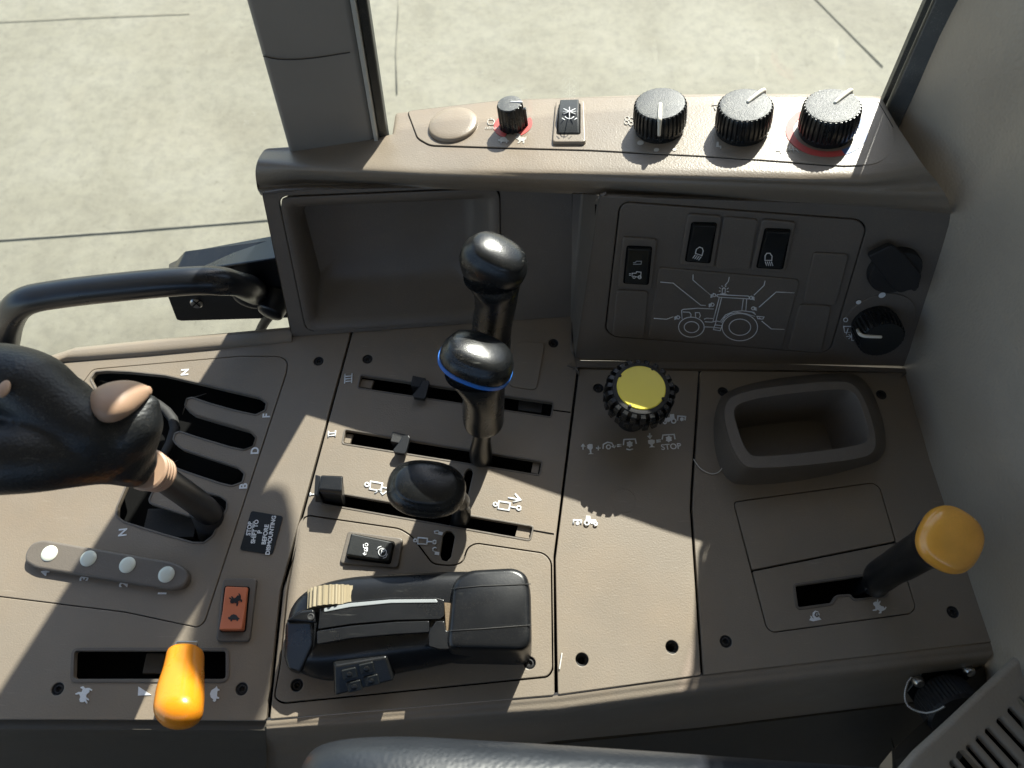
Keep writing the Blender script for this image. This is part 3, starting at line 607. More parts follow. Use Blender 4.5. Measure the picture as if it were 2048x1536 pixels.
# tractor and shaft symbols on the middle-right panel
Z3 = lambda L: [(1080 + x * .2864, 660 + y * .2864) for x, y in L]
def ring(cx, cy, r, n=16, sy=1): return [(cx + r * math.cos(2 * math.pi * k / n), cy + sy * r * math.sin(2 * math.pi * k / n)) for k in range(n + 1)]
def gear(cx, cy, r): return [(cx + r * (1 if k % 2 else .72) * math.cos(math.pi * k / 6), cy + r * (1 if k % 2 else .72) * math.sin(math.pi * k / 6)) for k in range(12)]
def tractor(cx, cy, flip=1):
    f = lambda L: Z3([(cx + flip * x, cy + y) for x, y in L])
    plate('tractor_symbol', f([(-42, 2), (-38, -14), (0, -18), (2, -40), (30, -42), (34, -12), (22, -8), (4, 4), (-4, 14), (-22, 12), (-30, 6)]), TOP, m_white, con, th=.0006, bev=0, lift=.0006)
    strokes('tractor_wheel', [f(ring(26, 10, 15)), f(ring(-35, 18, 10))], TOP, .0011, m_white, con, lift=.0012)
tractor(905, 630); tractor(352, 1340, -1)
for gx, gy, bx in ((990, 624, 1), (262, 1350, -1)):
    plate('shaft_symbol', Z3(gear(gx, gy, 15)), TOP, m_white, con, th=.0006, bev=0, lift=.0006)
    strokes('shaft_symbol', [Z3([(gx - 30, gy + 10), (gx - 27, gy - 22), (gx + 26, gy - 18), (gx + 22, gy + 8)])], TOP, .0011, m_white, con)
plate('knob_up_symbol', Z3([(330, 805), (345, 797), (366, 800), (368, 825), (358, 838), (360, 862), (374, 866), (336, 868), (350, 860), (346, 838), (330, 825)]), TOP, m_white, con, th=.0006, bev=0, lift=.0006)
strokes('arrow_symbol', [Z3([(301, 838), (301, 806)]), Z3([(288, 816), (301, 802), (314, 818)])], TOP, .0011, m_white, con)
strokes('plus_symbol', [Z3([(390, 826), (424, 826)]), Z3([(407, 810), (407, 842)])], TOP, .0009, m_white, con)
strokes('turn_symbol', [Z3([(440, 832), (442, 800), (470, 785), (500, 790), (515, 812)]), Z3([(500, 812), (518, 822), (530, 808)]), Z3(ring(478, 818, 14))], TOP, .0010, m_white, con)
strokes('equals_symbol', [Z3([(538, 803), (568, 800)]), Z3([(538, 815), (568, 812)])], TOP, .0009, m_white, con)
plate('shaft_symbol', Z3(gear(626, 798, 24)), TOP, m_white, con, th=.0006, bev=0, lift=.0006)
strokes('shaft_symbol', [Z3([(582, 806), (586, 766), (665, 762), (672, 796)]), Z3([(602, 832), (626, 838), (650, 832)])], TOP, .0010, m_white, con)
strokes('arrow_symbol', [Z3([(765, 722), (767, 752)]), Z3([(752, 740), (767, 756), (780, 738)])], TOP, .0011, m_white, con)
plate('knob_down_symbol', Z3([(754, 772), (775, 766), (800, 770), (800, 790), (786, 800), (788, 812), (802, 818), (762, 820), (774, 812), (772, 800), (756, 792)]), TOP, m_white, con, th=.0006, bev=0, lift=.0006)
strokes('equals_symbol', [Z3([(812, 772), (843, 768)]), Z3([(812, 784), (843, 780)])], TOP, .0009, m_white, con)
plate('shaft_symbol', Z3(gear(899, 762, 24)), TOP, m_white, con, th=.0006, bev=0, lift=.0006)
strokes('shaft_symbol', [Z3([(852, 766), (858, 735), (936, 730), (942, 764)])], TOP, .0010, m_white, con)
text('stop_lettering', 'STOP', 1342, 894, (100, -7), .0064, TOP, m_white, con, bold=.0001)
# black warning plate
dcl = plate('warning_plate', [(503, 1022), (567, 1033), (545, 1110), (480, 1100)], TOP, m_rock, con, r=.002, th=.001, bev=.0002, lift=.0009)
tag(dcl, 'black warning plate with white lettering')
for s, x, y, z in (('STOP', 500, 1058, .0042), ('SHIFT TO', 511, 1064, .0041), ('P', 521, 1065, .0047), ('BEFORE', 532, 1070, .0042), ('DISMOUNTING', 543, 1071, .0041)):
    text('warning_lettering', s, x, y, (17, -100), z, TOP, m_white, dcl, lift=.0013, bold=.00012)
strokes('warning_underline', [[(503, 1075), (508, 1044)]], TOP, .0004, m_white, dcl, lift=.0013)
# indicator lamp strip
st = [(60, 1108), (72, 1090), (95, 1083), (355, 1128), (378, 1140), (385, 1158), (376, 1176), (350, 1183), (80, 1140), (58, 1126)]
stp = plate('indicator_strip', st, TOP, m_pan, con, r=.004, th=.007, bev=.0018, lift=.006, bres=3)
tag(stp, 'raised rounded strip carrying four pale lamps')
FS = FZ(.006)
for x, y in ((99, 1107), (177, 1117), (255, 1130), (333, 1149)):
    a, b = FS.uv(x, y); lathe('indicator_lamp', [(.0056, -.001), (.0056, .0004), (.0050, .0010), (.003, .0014), (.0008, .0015)], FS.M(a, b, 0), m_lamp, stp, seg=28)

# ------------------------------------------------------------------ raised rear console
rc = root('rear_instrument_console', (.08, .36, 0), 'raised taupe console along the window with round cap, recessed bin and sloping switch panel', 'console')
K = [
 ([(548, 297), (640, 292), (745, 281), (781, 276), (790, 230), (1000, 205), (1300, 194), (1600, 193), (1765, 198), (1800, 262)], (.06,) * 10, 1),
 ([(546, 292), (640, 287), (745, 275), (783, 268), (789, 228), (1000, 203), (1300, 192), (1600, 191), (1765, 196), (1800, 260)], (.1505,) * 10, 0),
 ([(536, 297), (640, 291), (745, 279), (788, 270), (800, 232), (1000, 209), (1300, 199), (1600, 198), (1758, 203), (1806, 270)], (.1535,) * 10, 0),
 ([(526, 303), (622, 305), (733, 305), (790, 305), (835, 312), (1000, 322), (1300, 332), (1600, 343), (1740, 346), (1846, 330)], (.1555,) * 10, 0),
 ([(515, 322), (608, 332), (727, 336), (790, 339), (845, 343), (1000, 350), (1300, 359), (1600, 369), (1737, 373), (1876, 366)], (.1542,) * 10, 0),
 ([(511, 342), (604, 346), (725, 350), (790, 353), (845, 356), (1000, 361), (1300, 371), (1600, 381), (1738, 387), (1890, 388)], (.1500,) * 10, 0),
 ([(512, 360), (603, 358), (724, 361), (790, 362), (845, 365), (1000, 370), (1300, 381), (1600, 392), (1742, 398), (1897, 403)], (.1430,) * 10, 0),
 ([(515, 378), (604, 370), (724, 369), (790, 369), (845, 371), (1000, 377), (1300, 390), (1600, 402), (1748, 408), (1901, 418)], (.1350,) * 10, 0)]
rows = []
for pts, zs, back in K:
    if back: rows.append([FT.hit(x, y) - Vector((0, 0, .085)) for x, y in pts])
    elif zs[0] > .1546 or zs[0] < .154 and zs[0] > .1501: rows.append([FT.hit(x, y) - FT.n * (.002 if zs[0] < .151 else 0) for x, y in pts])
    else: rows.append([U(x, y, ZD(x) + z - .150) for (x, y), z in zip(pts, zs)])
lowL = [FB.up(.0012).hit(*q) for q in ((522, 391), (607, 381), (725, 376), (790, 376), (845, 377), (1000, 382))] + [FP.up(.0012).hit(*q) for q in ((1300, 394), (1600, 405), (1750, 413), (1903, 428))]
rows.append(lowL)
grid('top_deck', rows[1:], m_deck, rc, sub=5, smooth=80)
grid('deck_rear', [rows[0], rows[1]], m_deck, rc, sub=1, smooth=80)
# left end cap
ec = [rows[1][0], rows[3][0], rows[5][0], rows[7][0], FB.hit(524, 388), FB.hit(583, 674)]
ecb = [p + Vector((.004, .004, -.03)) for p in ec[:-1]] + [ec[-1] + Vector((.004, .04, 0))]
grid('left_end', [ec, ecb], m_deck, rc, sub=1)
# face with the storage bin
binq = [(556, 393), (1000, 374), (1003, 640), (612, 663)]
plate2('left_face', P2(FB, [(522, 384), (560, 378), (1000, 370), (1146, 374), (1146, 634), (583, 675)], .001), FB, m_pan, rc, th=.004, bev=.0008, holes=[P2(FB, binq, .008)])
q0 = P2(FB, binq, .008, off=.0007); q1 = P2(FB, binq, .008, off=.004); q2 = P2(FB, [(590, 425), (955, 400), (955, 590), (640, 612)], .012); q3 = P2(FB, [(640, 440), (930, 420), (930, 560), (670, 580)], .012)
q1b = P2(FB, binq, .012, off=.010)
def r3(fr, q, d): return [fr.w(a, b, d) for a, b in q]
o = rings('storage_bin', [r3(FB, q0, -.003), r3(FB, q0, .0010), r3(FB, q1, .0013), r3(FB, q1b, -.004), r3(FB, q2, -.028), r3(FB, q3, -.032)], m_pan, rc, n=96, smooth=60)
tag(o, 'deep rounded rectangular storage recess')
V4 = [FB.w(.02, -.02, -.04), FB.w(.24, -.02, -.04), FB.w(.24, .10, -.04), FB.w(.01, .10, -.04)]
mesh_obj('body_back', V4, [(0, 1, 2, 3)], m_void, rc)
plate('joint_backing', [(985, 385), (1150, 385), (1150, 634), (985, 640)], FB.up(-.0055), m_void, rc, th=.001, bev=0)
# transition wall between bin face and switch panel
tA = [FB.hit(1145, 383), FB.hit(1165, 385), FB.hit(1180, 387).lerp(FP.hit(1185, 388), .5), FP.hit(1200, 391)]
tB = [U(1141, 633), U(1144, 650), U(1146, 690), U(1150, 722)]
grid('inner_corner', [tA, [a.lerp(b, .5) for a, b in zip(tA, tB)], tB], m_pan, rc, sub=5, smooth=180)
# right face = sloping switch face
swp = [(1252, 403), (1718, 438), (1734, 455), (1662, 698), (1640, 707), (1228, 674), (1210, 660), (1238, 415)]
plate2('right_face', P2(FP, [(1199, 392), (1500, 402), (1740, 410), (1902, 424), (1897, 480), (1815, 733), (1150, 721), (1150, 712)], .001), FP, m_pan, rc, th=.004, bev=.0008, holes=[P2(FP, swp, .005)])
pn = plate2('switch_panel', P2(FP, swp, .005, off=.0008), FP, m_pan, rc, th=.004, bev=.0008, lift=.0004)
plate('panel_backing', [(1190, 410), (1760, 440), (1680, 715), (1190, 690)], FP.up(-.005), m_void, rc, th=.001, bev=0)
def pad(pts, name='blank_plate', lift=.0022): return plate(name, pts, FP, m_pan, rc, r=.0035, th=.004, bev=.0011, lift=lift, bres=3)
pad([(1446, 430), (1516, 436), (1498, 537), (1429, 533)]); pad([(1233, 577), (1297, 580), (1288, 673), (1224, 669)]); pad([(1626, 502), (1697, 506), (1671, 608), (1604, 601)]); pad([(1597, 606), (1662, 609), (1641, 703), (1574, 696)])
dg_ = pad([(1317, 532), (1599, 557), (1563, 696), (1295, 673)], 'diagram_plate', .0018)
# lower ledge lines
strokes('base_seam', [[(1149, 700), (1156, 716), (1180, 719), (1500, 724), (1812, 737)]], TOP.up(.0005), .0011, m_void, rc, lift=.0002) if False else None
lg = plate('base_ledge', [(1148, 640), (1146, 700), (1160, 722), (1500, 726), (1812, 738), (1812, 750), (1398, 742), (1150, 739), (1139, 650)], TOP, m_pan, rc, r=.001, th=.005, bev=.001, lift=.0026)
# tractor line drawing
Z4 = lambda L: [(1160 + x / 2.7676, 360 + y / 2.7676) for x, y in L]
TR = [
 [(565, 768), (562, 720), (572, 714), (650, 708), (740, 712)], [(568, 728), (605, 730), (615, 742), (612, 758)],
 [(640, 760), (638, 732), (660, 732), (666, 748), (660, 762)],
 [(756, 640), (762, 632), (930, 640), (940, 650), (935, 656), (766, 646), (756, 640)], [(770, 650), (735, 782)], [(783, 650), (750, 784)], [(903, 658), (895, 718)], [(922, 658), (917, 720)],
 [(690, 782), (728, 784), (756, 778), (784, 784)], [(686, 768), (700, 762), (735, 764)], [(690, 810), (745, 812)],
 [(782, 788), (800, 758), (830, 738), (870, 730), (920, 738), (968, 752)], [(778, 778), (805, 745), (850, 726), (900, 722), (950, 728), (972, 744)], [(930, 726), (962, 730), (972, 744)],
 [(752, 785), (738, 826), (776, 832), (790, 790)], [(748, 800), (784, 804)], [(744, 814), (780, 818)],
 ring(616, 812, 71, 32, .78), ring(617, 812, 41, 28, .74), ring(884, 812, 98, 40, .77), ring(884, 812, 60, 32, .75),
 [(444, 562), (515, 568), (668, 690), (695, 692)], [(408, 763), (478, 768), (516, 754)], [(626, 520), (624, 550), (720, 632)], [(826, 535), (820, 560), (802, 582)],
 [(1024, 556), (1018, 582), (962, 636)], [(1185, 622), (1085, 618), (990, 702)], [(1130, 825), (1058, 822), (1005, 778)],
 [(786, 625), (788, 600), (796, 594), (804, 600), (802, 626), (786, 625)], [(776, 628), (812, 630)], [(780, 600), (770, 592)], [(812, 602), (822, 594)], [(788, 590), (784, 582)], [(804, 590), (808, 582)], [(778, 612), (768, 612)], [(812, 614), (824, 616)]]
def lampic(x, y, s, d):
    return [[(x, y - 12 * s), (x + 12 * s * d, y - 9 * s), (x + 18 * s * d, y), (x + 10 * s * d, y + 10 * s), (x, y + 10 * s), (x - 2 * d, y), (x, y - 12 * s)]] + [[(x - 4 * d - 5 * k * d * 0, y - 8 * s + 6 * s * k), (x - 20 * s * d, y - 2 * s + 6 * s * k)] for k in range(4)]
for x, y, d in ((738, 636, 1), (728, 688, 1), (538, 758, 1), (950, 650, -1), (962, 708, -1)): TR += lampic(x, y, .8, d)
TR += [[(978, 752), (1018, 756), (1012, 768), (984, 766), (978, 752)], [(990, 760), (1004, 770)]]
strokes('tractor_diagram', [Z4(p) for p in TR], FP.up(.0018), .0006, m_white, dg_, lift=.0004)
# dial disc for the wiper knob with dots
dz = plate2('dial_disc', circ(FP, 1757, 642, .0262, 56), FP, m_pan, rc, th=.003, bev=.0006, lift=.0010)
FPd = FP.up(.0012)
for x, y, r in ((1764, 590, .0024), (1717, 604, .0018)): plate2('dial_dot', circ(FPd, x, y, r, 20), FPd, m_white, dz, th=.0004, bev=0, lift=.0004)
strokes('dial_print', [ring(1691, 639, 4, 14), [(1687, 652), (1703, 652), (1705, 664), (1689, 664), (1687, 652)], [(1692, 668), (1696, 656)], [(1703, 666), (1712, 666), (1714, 680), (1703, 680), (1703, 666)], [(1692, 672), (1701, 672)], [(1697, 668), (1702, 672), (1697, 677)]], FPd, .0006, m_white, dz, lift=.0004)
# top control strip
tin = [(816, 224), (1000, 203), (1180, 197), (1450, 194), (1710, 197), (1752, 200), (1786, 258), (1790, 290), (1775, 318), (1748, 331), (1688, 334), (1440, 316), (1180, 302), (1006, 297), (861, 292), (836, 278)]
tpn = plate('top_strip', tin, FT, m_deck, rc, r=.004, th=.006, bev=.0004, lift=.0010)
plate('top_strip_gap', tin, FT, m_void, rc, r=.004, off=-.0007, th=.003, bev=.0, lift=.0004)
FTs = FT.up(.0010)
a, b = FTs.uv(907, 252); lathe('round_cap', [(.0178, -.001), (.0180, .0014), (.0175, .0024), (.0164, .0030), (.012, .0036), (.004, .0039), (.001, .0039)], FTs.M(a, b, 0), m_deck, rc, seg=56)
# printed marks on the strip
strokes('engine_symbol', [[(977, 240), (987, 240), (989, 244), (987, 250), (977, 250), (975, 245), (977, 240)], [(979, 238), (985, 238)]], FTs, .0006, m_glare, rc)
text('speed_lettering', 'n/min', 984, 257, (100, 3), .0045, FTs, m_glare, rc)
def arc(fr, cx, cy, r, a0, a1, n=20):
    a, b = fr.uv(cx, cy); return [(a + r * math.cos(math.radians(a0 + (a1 - a0) * k / n)), b + r * math.sin(math.radians(a0 + (a1 - a0) * k / n))) for k in range(n + 1)]
def arcband(name, fr, cx, cy, r0, r1, a0, a1, mat, parent, lift=.0004):
    o1 = arc(fr, cx, cy, r0, a0, a1); o2 = arc(fr, cx, cy, r1, a1, a0)
    return plate2(name, o1 + o2, fr, mat, parent, th=.0004, bev=0, lift=lift)
arcband('red_arc', FTs, 1026, 250, .0100, .0137, 130, 245, m_red, rc); arcband('red_arc', FTs, 1026, 250, .0100, .0137, -65, 25, m_red, rc)
blob('turtle_symbol', TURTLE, 1007, 281, 22, 0, FTs, m_glare, rc, lift=.0004); blob('rabbit_symbol', RABBIT, 1042, 279, 22, 0, FTs, m_glare, rc, lift=.0004)
arcband('red_arc', FTs, 1652, 262, .0200, .0248, 120, 285, m_red, rc); arcband('blue_arc', FTs, 1652, 262, .0200, .0248, 285, 380, m_bluep, rc)
strokes('fan_symbol', [ring(1254, 238, 4, 10), ring(1263, 240, 4, 10), ring(1253, 246, 4, 10), ring(1262, 248, 4, 10)], FTs, .0005, m_glare, rc)
strokes('vent_symbol', [[(1423, 212), (1442, 210), (1446, 222)], [(1428, 214), (1431, 222)], [(1434, 213), (1437, 222)]], FTs, .0005, m_glare, rc)
strokes('vent_symbol', [[(1572, 302), (1592, 300), (1598, 306)], [(1578, 294), (1580, 306)], [(1585, 294), (1587, 306)]], FTs, .0005, m_glare, rc)
blob('person_symbol', [(-.2, -.5), (.1, -.5), (.1, .1), (.5, .1), (.5, .5), (.3, .5), (.3, .25), (-.3, .25)], 1436, 291, 13, 0, FTs, m_glare, rc, lift=.0004)
blob('person_symbol', [(-.2, -.5), (.1, -.5), (.1, .1), (.5, .1), (.5, .5), (.3, .5), (.3, .25), (-.3, .25)], 1556, 300, 13, 0, FTs, m_glare, rc, lift=.0004)
plate2('fan_dot', circ(FTs, 1281, 286, .0022, 20), FTs, m_glare, rc, th=.0004, bev=0, lift=.0004); plate2('fan_dot', circ(FTs, 1313, 300, .0017, 18), FTs, m_glare, rc, th=.0004, bev=0, lift=.0004); plate2('fan_dot', circ(FTs, 1349, 300, .0013, 18), FTs, m_glare, rc, th=.0004, bev=0, lift=.0004)

# ------------------------------------------------------------------ rotary knobs
def fluted_knob(name, fr, px, py, r, h, ang, label, group=None, top=m_knobtop, n=34, bent=False, deco=True):
    a, b = fr.uv(px, py); M = fr.M(a, b, 0); k = root(name, M.translation, label, 'knob', group)
    lathe('knob_body', [(r * .93, 0), (r * .93, h * .18), (r * .99, h * .2), (r, h * .5), (r * .97, h * .93), (r * .93, h * .99), (r * .92, h)], M, m_knob, k, seg=n * 6, flute=(n, r * .075, h * .19, h * 1.1), smooth=30)
    lathe('knob_top', [(r * .885, h * .98), (r * .88, h * 1.02), (r * .8, h * 1.035), (r * .4, h * 1.045), (r * .05, h * 1.05)], M, top, k, seg=56)
    R = M @ Matrix.Rotation(math.radians(ang), 4, 'Z')
    pf = Fr(R.translation, R.to_3x3() @ Vector((1, 0, 0)), R.to_3x3() @ Vector((0, 1, 0)))
    if not bent:
        V = [pf.w(x, y, z) for x, z, y0 in ((r * .12, h * 1.03, 1), (r * .95, h * 1.02, 1), (r * 1.01, h * .98, 1)) for y in (-.0011, .0011)]
        tube('pointer', [pf.w(r * .10, 0, h * 1.055), pf.w(r * .55, 0, h * 1.07), pf.w(r * .97, 0, h * 1.04), pf.w(r * 1.015, 0, h * .92), pf.w(r * 1.02, 0, h * .45)], [.0012, .0015, .0015, .0013, .0011], m_white2, k, n=14, seg=10, cap=(.6, .6))
    return k
k1 = fluted_knob('fluted_knob', FTs, 1319, 255, .0178, .0190, -97, 'fluted black rotary knob nearest the rocker, white pointer aimed straight down at the fan dots', 'fluted heater knobs')
k2 = fluted_knob('fluted_knob', FTs, 1484, 259, .0180, .0190, 42, 'middle fluted black knob of the three, white pointer aimed up and right', 'fluted heater knobs')
k3 = fluted_knob('fluted_knob', FTs, 1652, 263, .0182, .0195, 42, 'fluted black rotary knob ringed by red and blue arcs, nearest the right wall', 'fluted heater knobs')
# small throttle knob
a, b = FTs.uv(1026, 251); M = FTs.M(a, b, 0)
sk_ = root('throttle_knob', M.translation, 'small black rotary knob with side fin standing on a red arc beside the round cap', 'knob')
lathe('knob_body', [(.0096, 0), (.0094, .002), (.0091, .0165), (.0087, .0178), (.0083, .0180)], M, m_knob, sk_, seg=96, flute=(16, .0007, -.001, .018), smooth=30)
lathe('knob_top', [(.0083, .0176), (.0081, .0184), (.005, .0187), (.0006, .0188)], M, m_knobtop, sk_, seg=40)
pf = Fr(M.translation, (1, -.1, 0), (.1, 1, 0)); pf = FTs if False else Fr(M.translation, FT.u * 1.0 - FT.v * .12, FT.v)
box('pointer_fin', pf, .0080, .0110, -.0012, .0012, .0, .0140, m_knob, sk_, bevel=.0004)
tube('pointer', [pf.w(.0005, .0008, .0189), pf.w(.0086, .0004, .0186)], [.0004, .0008], m_white, sk_, n=4, seg=8, cap=(.5, .5))
# wiper knob on the sloping face
k4 = fluted_knob('wiper_knob', FP.up(.001), 1746, 645, .0170, .020, 180, 'matt black knob with bent white pointer, low on the switch face below the socket', 'knob', top=m_rock, n=30, bent=True) 
k4['category'] = 'knob'; del k4['group']
Fk = FP.up(.0225)
tube('pointer', [Fk.up(-.008).hit(1715, 660), Fk.up(-.001).hit(1720, 668), Fk.hit(1730, 672), Fk.hit(1762, 674)], [.0011, .0013, .0013, .0011], m_white2, k4, n=16, seg=10, cap=(.6, .6))
# socket with flap
a, b = FP.uv(1786, 536); M = FP.M(a, b, 0)
sc = root('power_socket', M.translation, 'matt black round power socket with square flap above the lower dial on the switch face', 'socket')
lathe('socket_ring', [(.0178, 0), (.0178, .005), (.0170, .0065), (.010, .007), (.001, .007)], M, m_rub, sc, seg=48)
plate2('flap', P2(FP.up(.010), [(1736, 513), (1783, 490), (1808, 508), (1845, 552), (1836, 572), (1832, 582), (1820, 580), (1800, 588), (1782, 574)], .003), FP.up(.010), m_rub, sc, th=.005, bev=.001)
plate2('flap_tab', P2(FP.up(.009), [(1822, 570), (1840, 560), (1838, 575), (1828, 584)], .001), FP.up(.009), m_rub, sc, th=.003, bev=.0005)

# ------------------------------------------------------------------ rocker switches
def rocker(name, bez, rk, fr, label, hi_end=0, mat=m_rock, bezm=m_pan, icons=None, group='rocker switches', H=(.0068, .0030, .0022), recess=True, bl=.0026):
    """bez, rk: quads p0,p1 (far edge) p2,p3 (near edge); hi_end 0 = far end proud"""
    c = fr.hit(sum(p[0] for p in bez) / 4, sum(p[1] for p in bez) / 4)
    r = root(name, c, label, 'switch', group)
    plate('bezel', bez, fr, bezm, r, r=.003, th=.004, bev=.0010, lift=bl, bres=3)
    q = [Vector(fr.uv(*p)) for p in rk]
    plate2('switch_well', offs(rnd([tuple(v) for v in (q if area([tuple(v) for v in q]) > 0 else q[::-1])], .0015), -.0006), fr, m_void, r, th=.0006, bev=0, lift=bl + .00025)
    prof = [(0, H[0] if hi_end == 0 else H[2]), (.45, H[1]), (.55, H[1]), (1, H[2] if hi_end == 0 else H[0])]
    V = []
    for s in (0, 1):
        for t, hh in prof:
            e0 = q[0].lerp(q[3], t); e1 = q[1].lerp(q[2], t); p = e0.lerp(e1, .04 + .92 * s); V.append(fr.w(p.x, p.y, bl + hh))
        for t in (1, 0):
            e0 = q[0].lerp(q[3], t); e1 = q[1].lerp(q[2], t); p = e0.lerp(e1, .02 + .96 * s); V.append(fr.w(p.x, p.y, bl - .001))
    n = 6; Fc = [tuple(range(n)), tuple(range(n, 2 * n))] + [(i, (i + 1) % n, n + (i + 1) % n, n + i) for i in range(n)]
    rb = mesh_obj('rocker', V, Fc, mat, r, bevel=.0012, bseg=3)
    # frames of the two rocker facets
    def facet(t0, t1, h0, h1):
        o = q[0].lerp(q[3], t0).lerp(q[1].lerp(q[2], t0), .5); e = q[0].lerp(q[3], t1).lerp(q[1].lerp(q[2], t1), .5)
        A = fr.w(o.x, o.y, bl + h0); B = fr.w(e.x, e.y, bl + h1); uu = fr.w(q[1].x, q[1].y) - fr.w(q[0].x, q[0].y)
        return Fr((A + B) / 2, uu, (A - B))
    return r, rb, facet(0, .45, prof[0][1], prof[1][1]), facet(.55, 1, prof[2][1], prof[3][1])
# AC rocker on the top strip
r_, rb, f0, f1 = rocker('air_conditioning_switch', [(1112, 207), (1169, 206), (1172, 290), (1105, 290)], [(1120, 215), (1160, 214), (1160, 274), (1115, 274)], FTs, 'black rocker with snowflake symbol in taupe bezel on the top strip', hi_end=0, bezm=m_deck, H=(.0040, .0060, .0005))
strokes('snowflake_symbol', [[(1127, 219), (1151, 230)], [(1151, 219), (1127, 230)], [(1126, 224.5), (1152, 224.5)], [(1139, 216), (1139, 241)], [(1130, 235), (1135, 239), (1143, 239), (1148, 235)], [(1124, 238), (1130, 242)], [(1154, 238), (1148, 242)]], f0, .0005, m_white, rb, lift=.0006)
def hl(cx, cy, s, d, rot):
    T = lambda L: place([(x * d, y) for x, y in L], cx, cy, s, rot)
    return [T([(-.25, .1), (-.28, -.25), (-.1, -.5), (.15, -.5), (.3, -.3), (.32, .1), (-.25, .1)])] + [T([(-.22 + .17 * k, .2), (-.34 + .17 * k, .55)]) for k in range(4)]
r_, rb, f0, f1 = rocker('work_light_switch', [(1375, 424), (1443, 429), (1427, 532), (1358, 527)], [(1383, 441), (1431, 442), (1418, 521), (1370, 517)], FP, 'black rocker with left-slanting beam symbol, left of the blank at the switch face top', hi_end=0, H=(.0042, .0012, .0006))
strokes('beam_symbol', hl(1397, 505, 24, 1, 18), f1, .0006, m_white, rb, lift=.0008)
r_, rb, f0, f1 = rocker('work_light_switch', [(1523, 435), (1591, 441), (1568, 541), (1500, 537)], [(1529, 453), (1578, 455), (1563, 533), (1512, 530)], FP, 'black rocker with right-slanting beam symbol, right of the blank at the switch face top', hi_end=0, H=(.0042, .0012, .0006))
strokes('beam_symbol', hl(1537, 517, 24, -1, 0), f1, .0006, m_white, rb, lift=.0008)
r_, rb, f0, f1 = rocker('lamp_switch', [(1245, 471), (1314, 475), (1303, 576), (1235, 571)], [(1254, 488), (1302, 490), (1295, 564), (1247, 561)], FP, 'black rocker with two tiny vehicle symbols at the left side of the switch face', hi_end=0, H=(.0036, .0012, .0008))
strokes('vehicle_symbol', [[(1266, 527), (1282, 527), (1283, 521), (1273, 521), (1270, 524), (1266, 524)]], f0, .0005, m_grey, rb, lift=-.0001 + .0008)
strokes('vehicle_symbol', [[(1264, 552), (1264, 545), (1272, 545), (1273, 542), (1282, 543), (1281, 553), (1270, 552)], ring(1268, 553, 2.4, 8), ring(1279, 553, 3.2, 8), [(1258, 546), (1262, 546)], [(1258, 549), (1262, 549)]], f1, .0005, m_white, rb, lift=.0008)
# orange rocker (rabbit / turtle)
r_, rb, f0, f1 = rocker('orange_speed_switch', [(449, 1158), (516, 1158), (501, 1284), (434, 1284)], [(453, 1175), (501, 1177), (493, 1264), (444, 1264)], TOP, 'rust-orange rocker with black rabbit and turtle symbols below the warning plate', hi_end=1, mat=m_orgsw, H=(.0045, .0030, .0012) if False else (.0058, .0030, .0020))
blob('rabbit_symbol', RABBIT, 473, 1200, 26, -42, f0, m_blackink, rb, lift=.0004)
blob('turtle_symbol', TURTLE, 468, 1236, 24, 0, f1, m_blackink, rb, lift=.0004)
# black twin rocker beside the lock slot
r_, rb, f0, f1 = rocker('brake_switch', [(686, 1140 - 74), (690, 1062), (806, 1078), (798, 1140)][0:0] or [(680, 1128), (697, 1063), (808, 1078), (797, 1138)], [(696, 1118), (707, 1071), (790, 1087), (781, 1129)], TOP, 'black rocker turned sideways in pale taupe bezel behind the big black hand control', hi_end=0, H=(.0064, .0052, .0040), bezm=m_pan)
strokes('vehicle_symbol', [[(727, 1089), (727, 1096), (735, 1096), (735, 1102), (731, 1107)], ring(733, 1090, 3, 8), ring(731, 1100, 2.5, 8), [(729, 1104), (729, 1110)], [(726, 1107), (729, 1111), (733, 1108)]], f0, .0005, m_white, rb, lift=.0006)
strokes('brake_symbol', [ring(765, 1105, 8, 16), ring(766, 1102, 3, 8), [(764, 1101), (762, 1110)], [(754, 1100), (757, 1095), (763, 1093)], [(775, 1108), (772, 1115), (766, 1117)]], f1, .0005, m_white, rb, lift=.0006)

# ------------------------------------------------------------------ yellow-topped knob
pt = U(1278, 788, .043); pt.z = 0
DZ = .004
pk = root('shaft_drive_knob', pt, 'tyre-shaped black knob with bright yellow disc on top, pulled up on its stem', 'knob')
M = Matrix.Translation(pt)
lathe('stem', [(.011, 0), (.011, .04), (.010, .044)], M, m_rub, pk, seg=32)
pt = pt + Vector((0, 0, DZ)); M = Matrix.Translation(pt)
lathe('hub', [(.016, .028), (.0205, .030), (.0208, .0465), (.0200, .0485), (.0178, .049), (.0165, .049)], M, m_rub, pk, seg=56)
V = []; Fc = []
for k in range(22):
    for row_, (z0, z1, sh) in enumerate(((.0292, .0385, 0), (.0378, .0475, .5))):
        a0 = 2 * math.pi * (k + sh) / 22; da = 2 * math.pi / 22 * .29
        pr_ = [(.0195, z0), (.0245 if row_ else .0252, z0 + .001), (.0252, z1 - .003 * row_), (.0236 if row_ else .0248, z1), (.0190, z1 + .0006)]
        for s in (-1, 1):
            for r0, z in pr_: V.append(pt + Vector((r0 * math.cos(a0 + s * da), r0 * math.sin(a0 + s * da), z)))
        n0 = len(V) - 10
        Fc += [tuple(n0 + i for i in range(5)), tuple(n0 + 5 + i for i in range(5))] + [(n0 + i, n0 + (i + 1) % 5, n0 + 5 + (i + 1) % 5, n0 + 5 + i) for i in range(5)]
mesh_obj('tread_lugs', V, Fc, m_knob, pk, bevel=.0004)
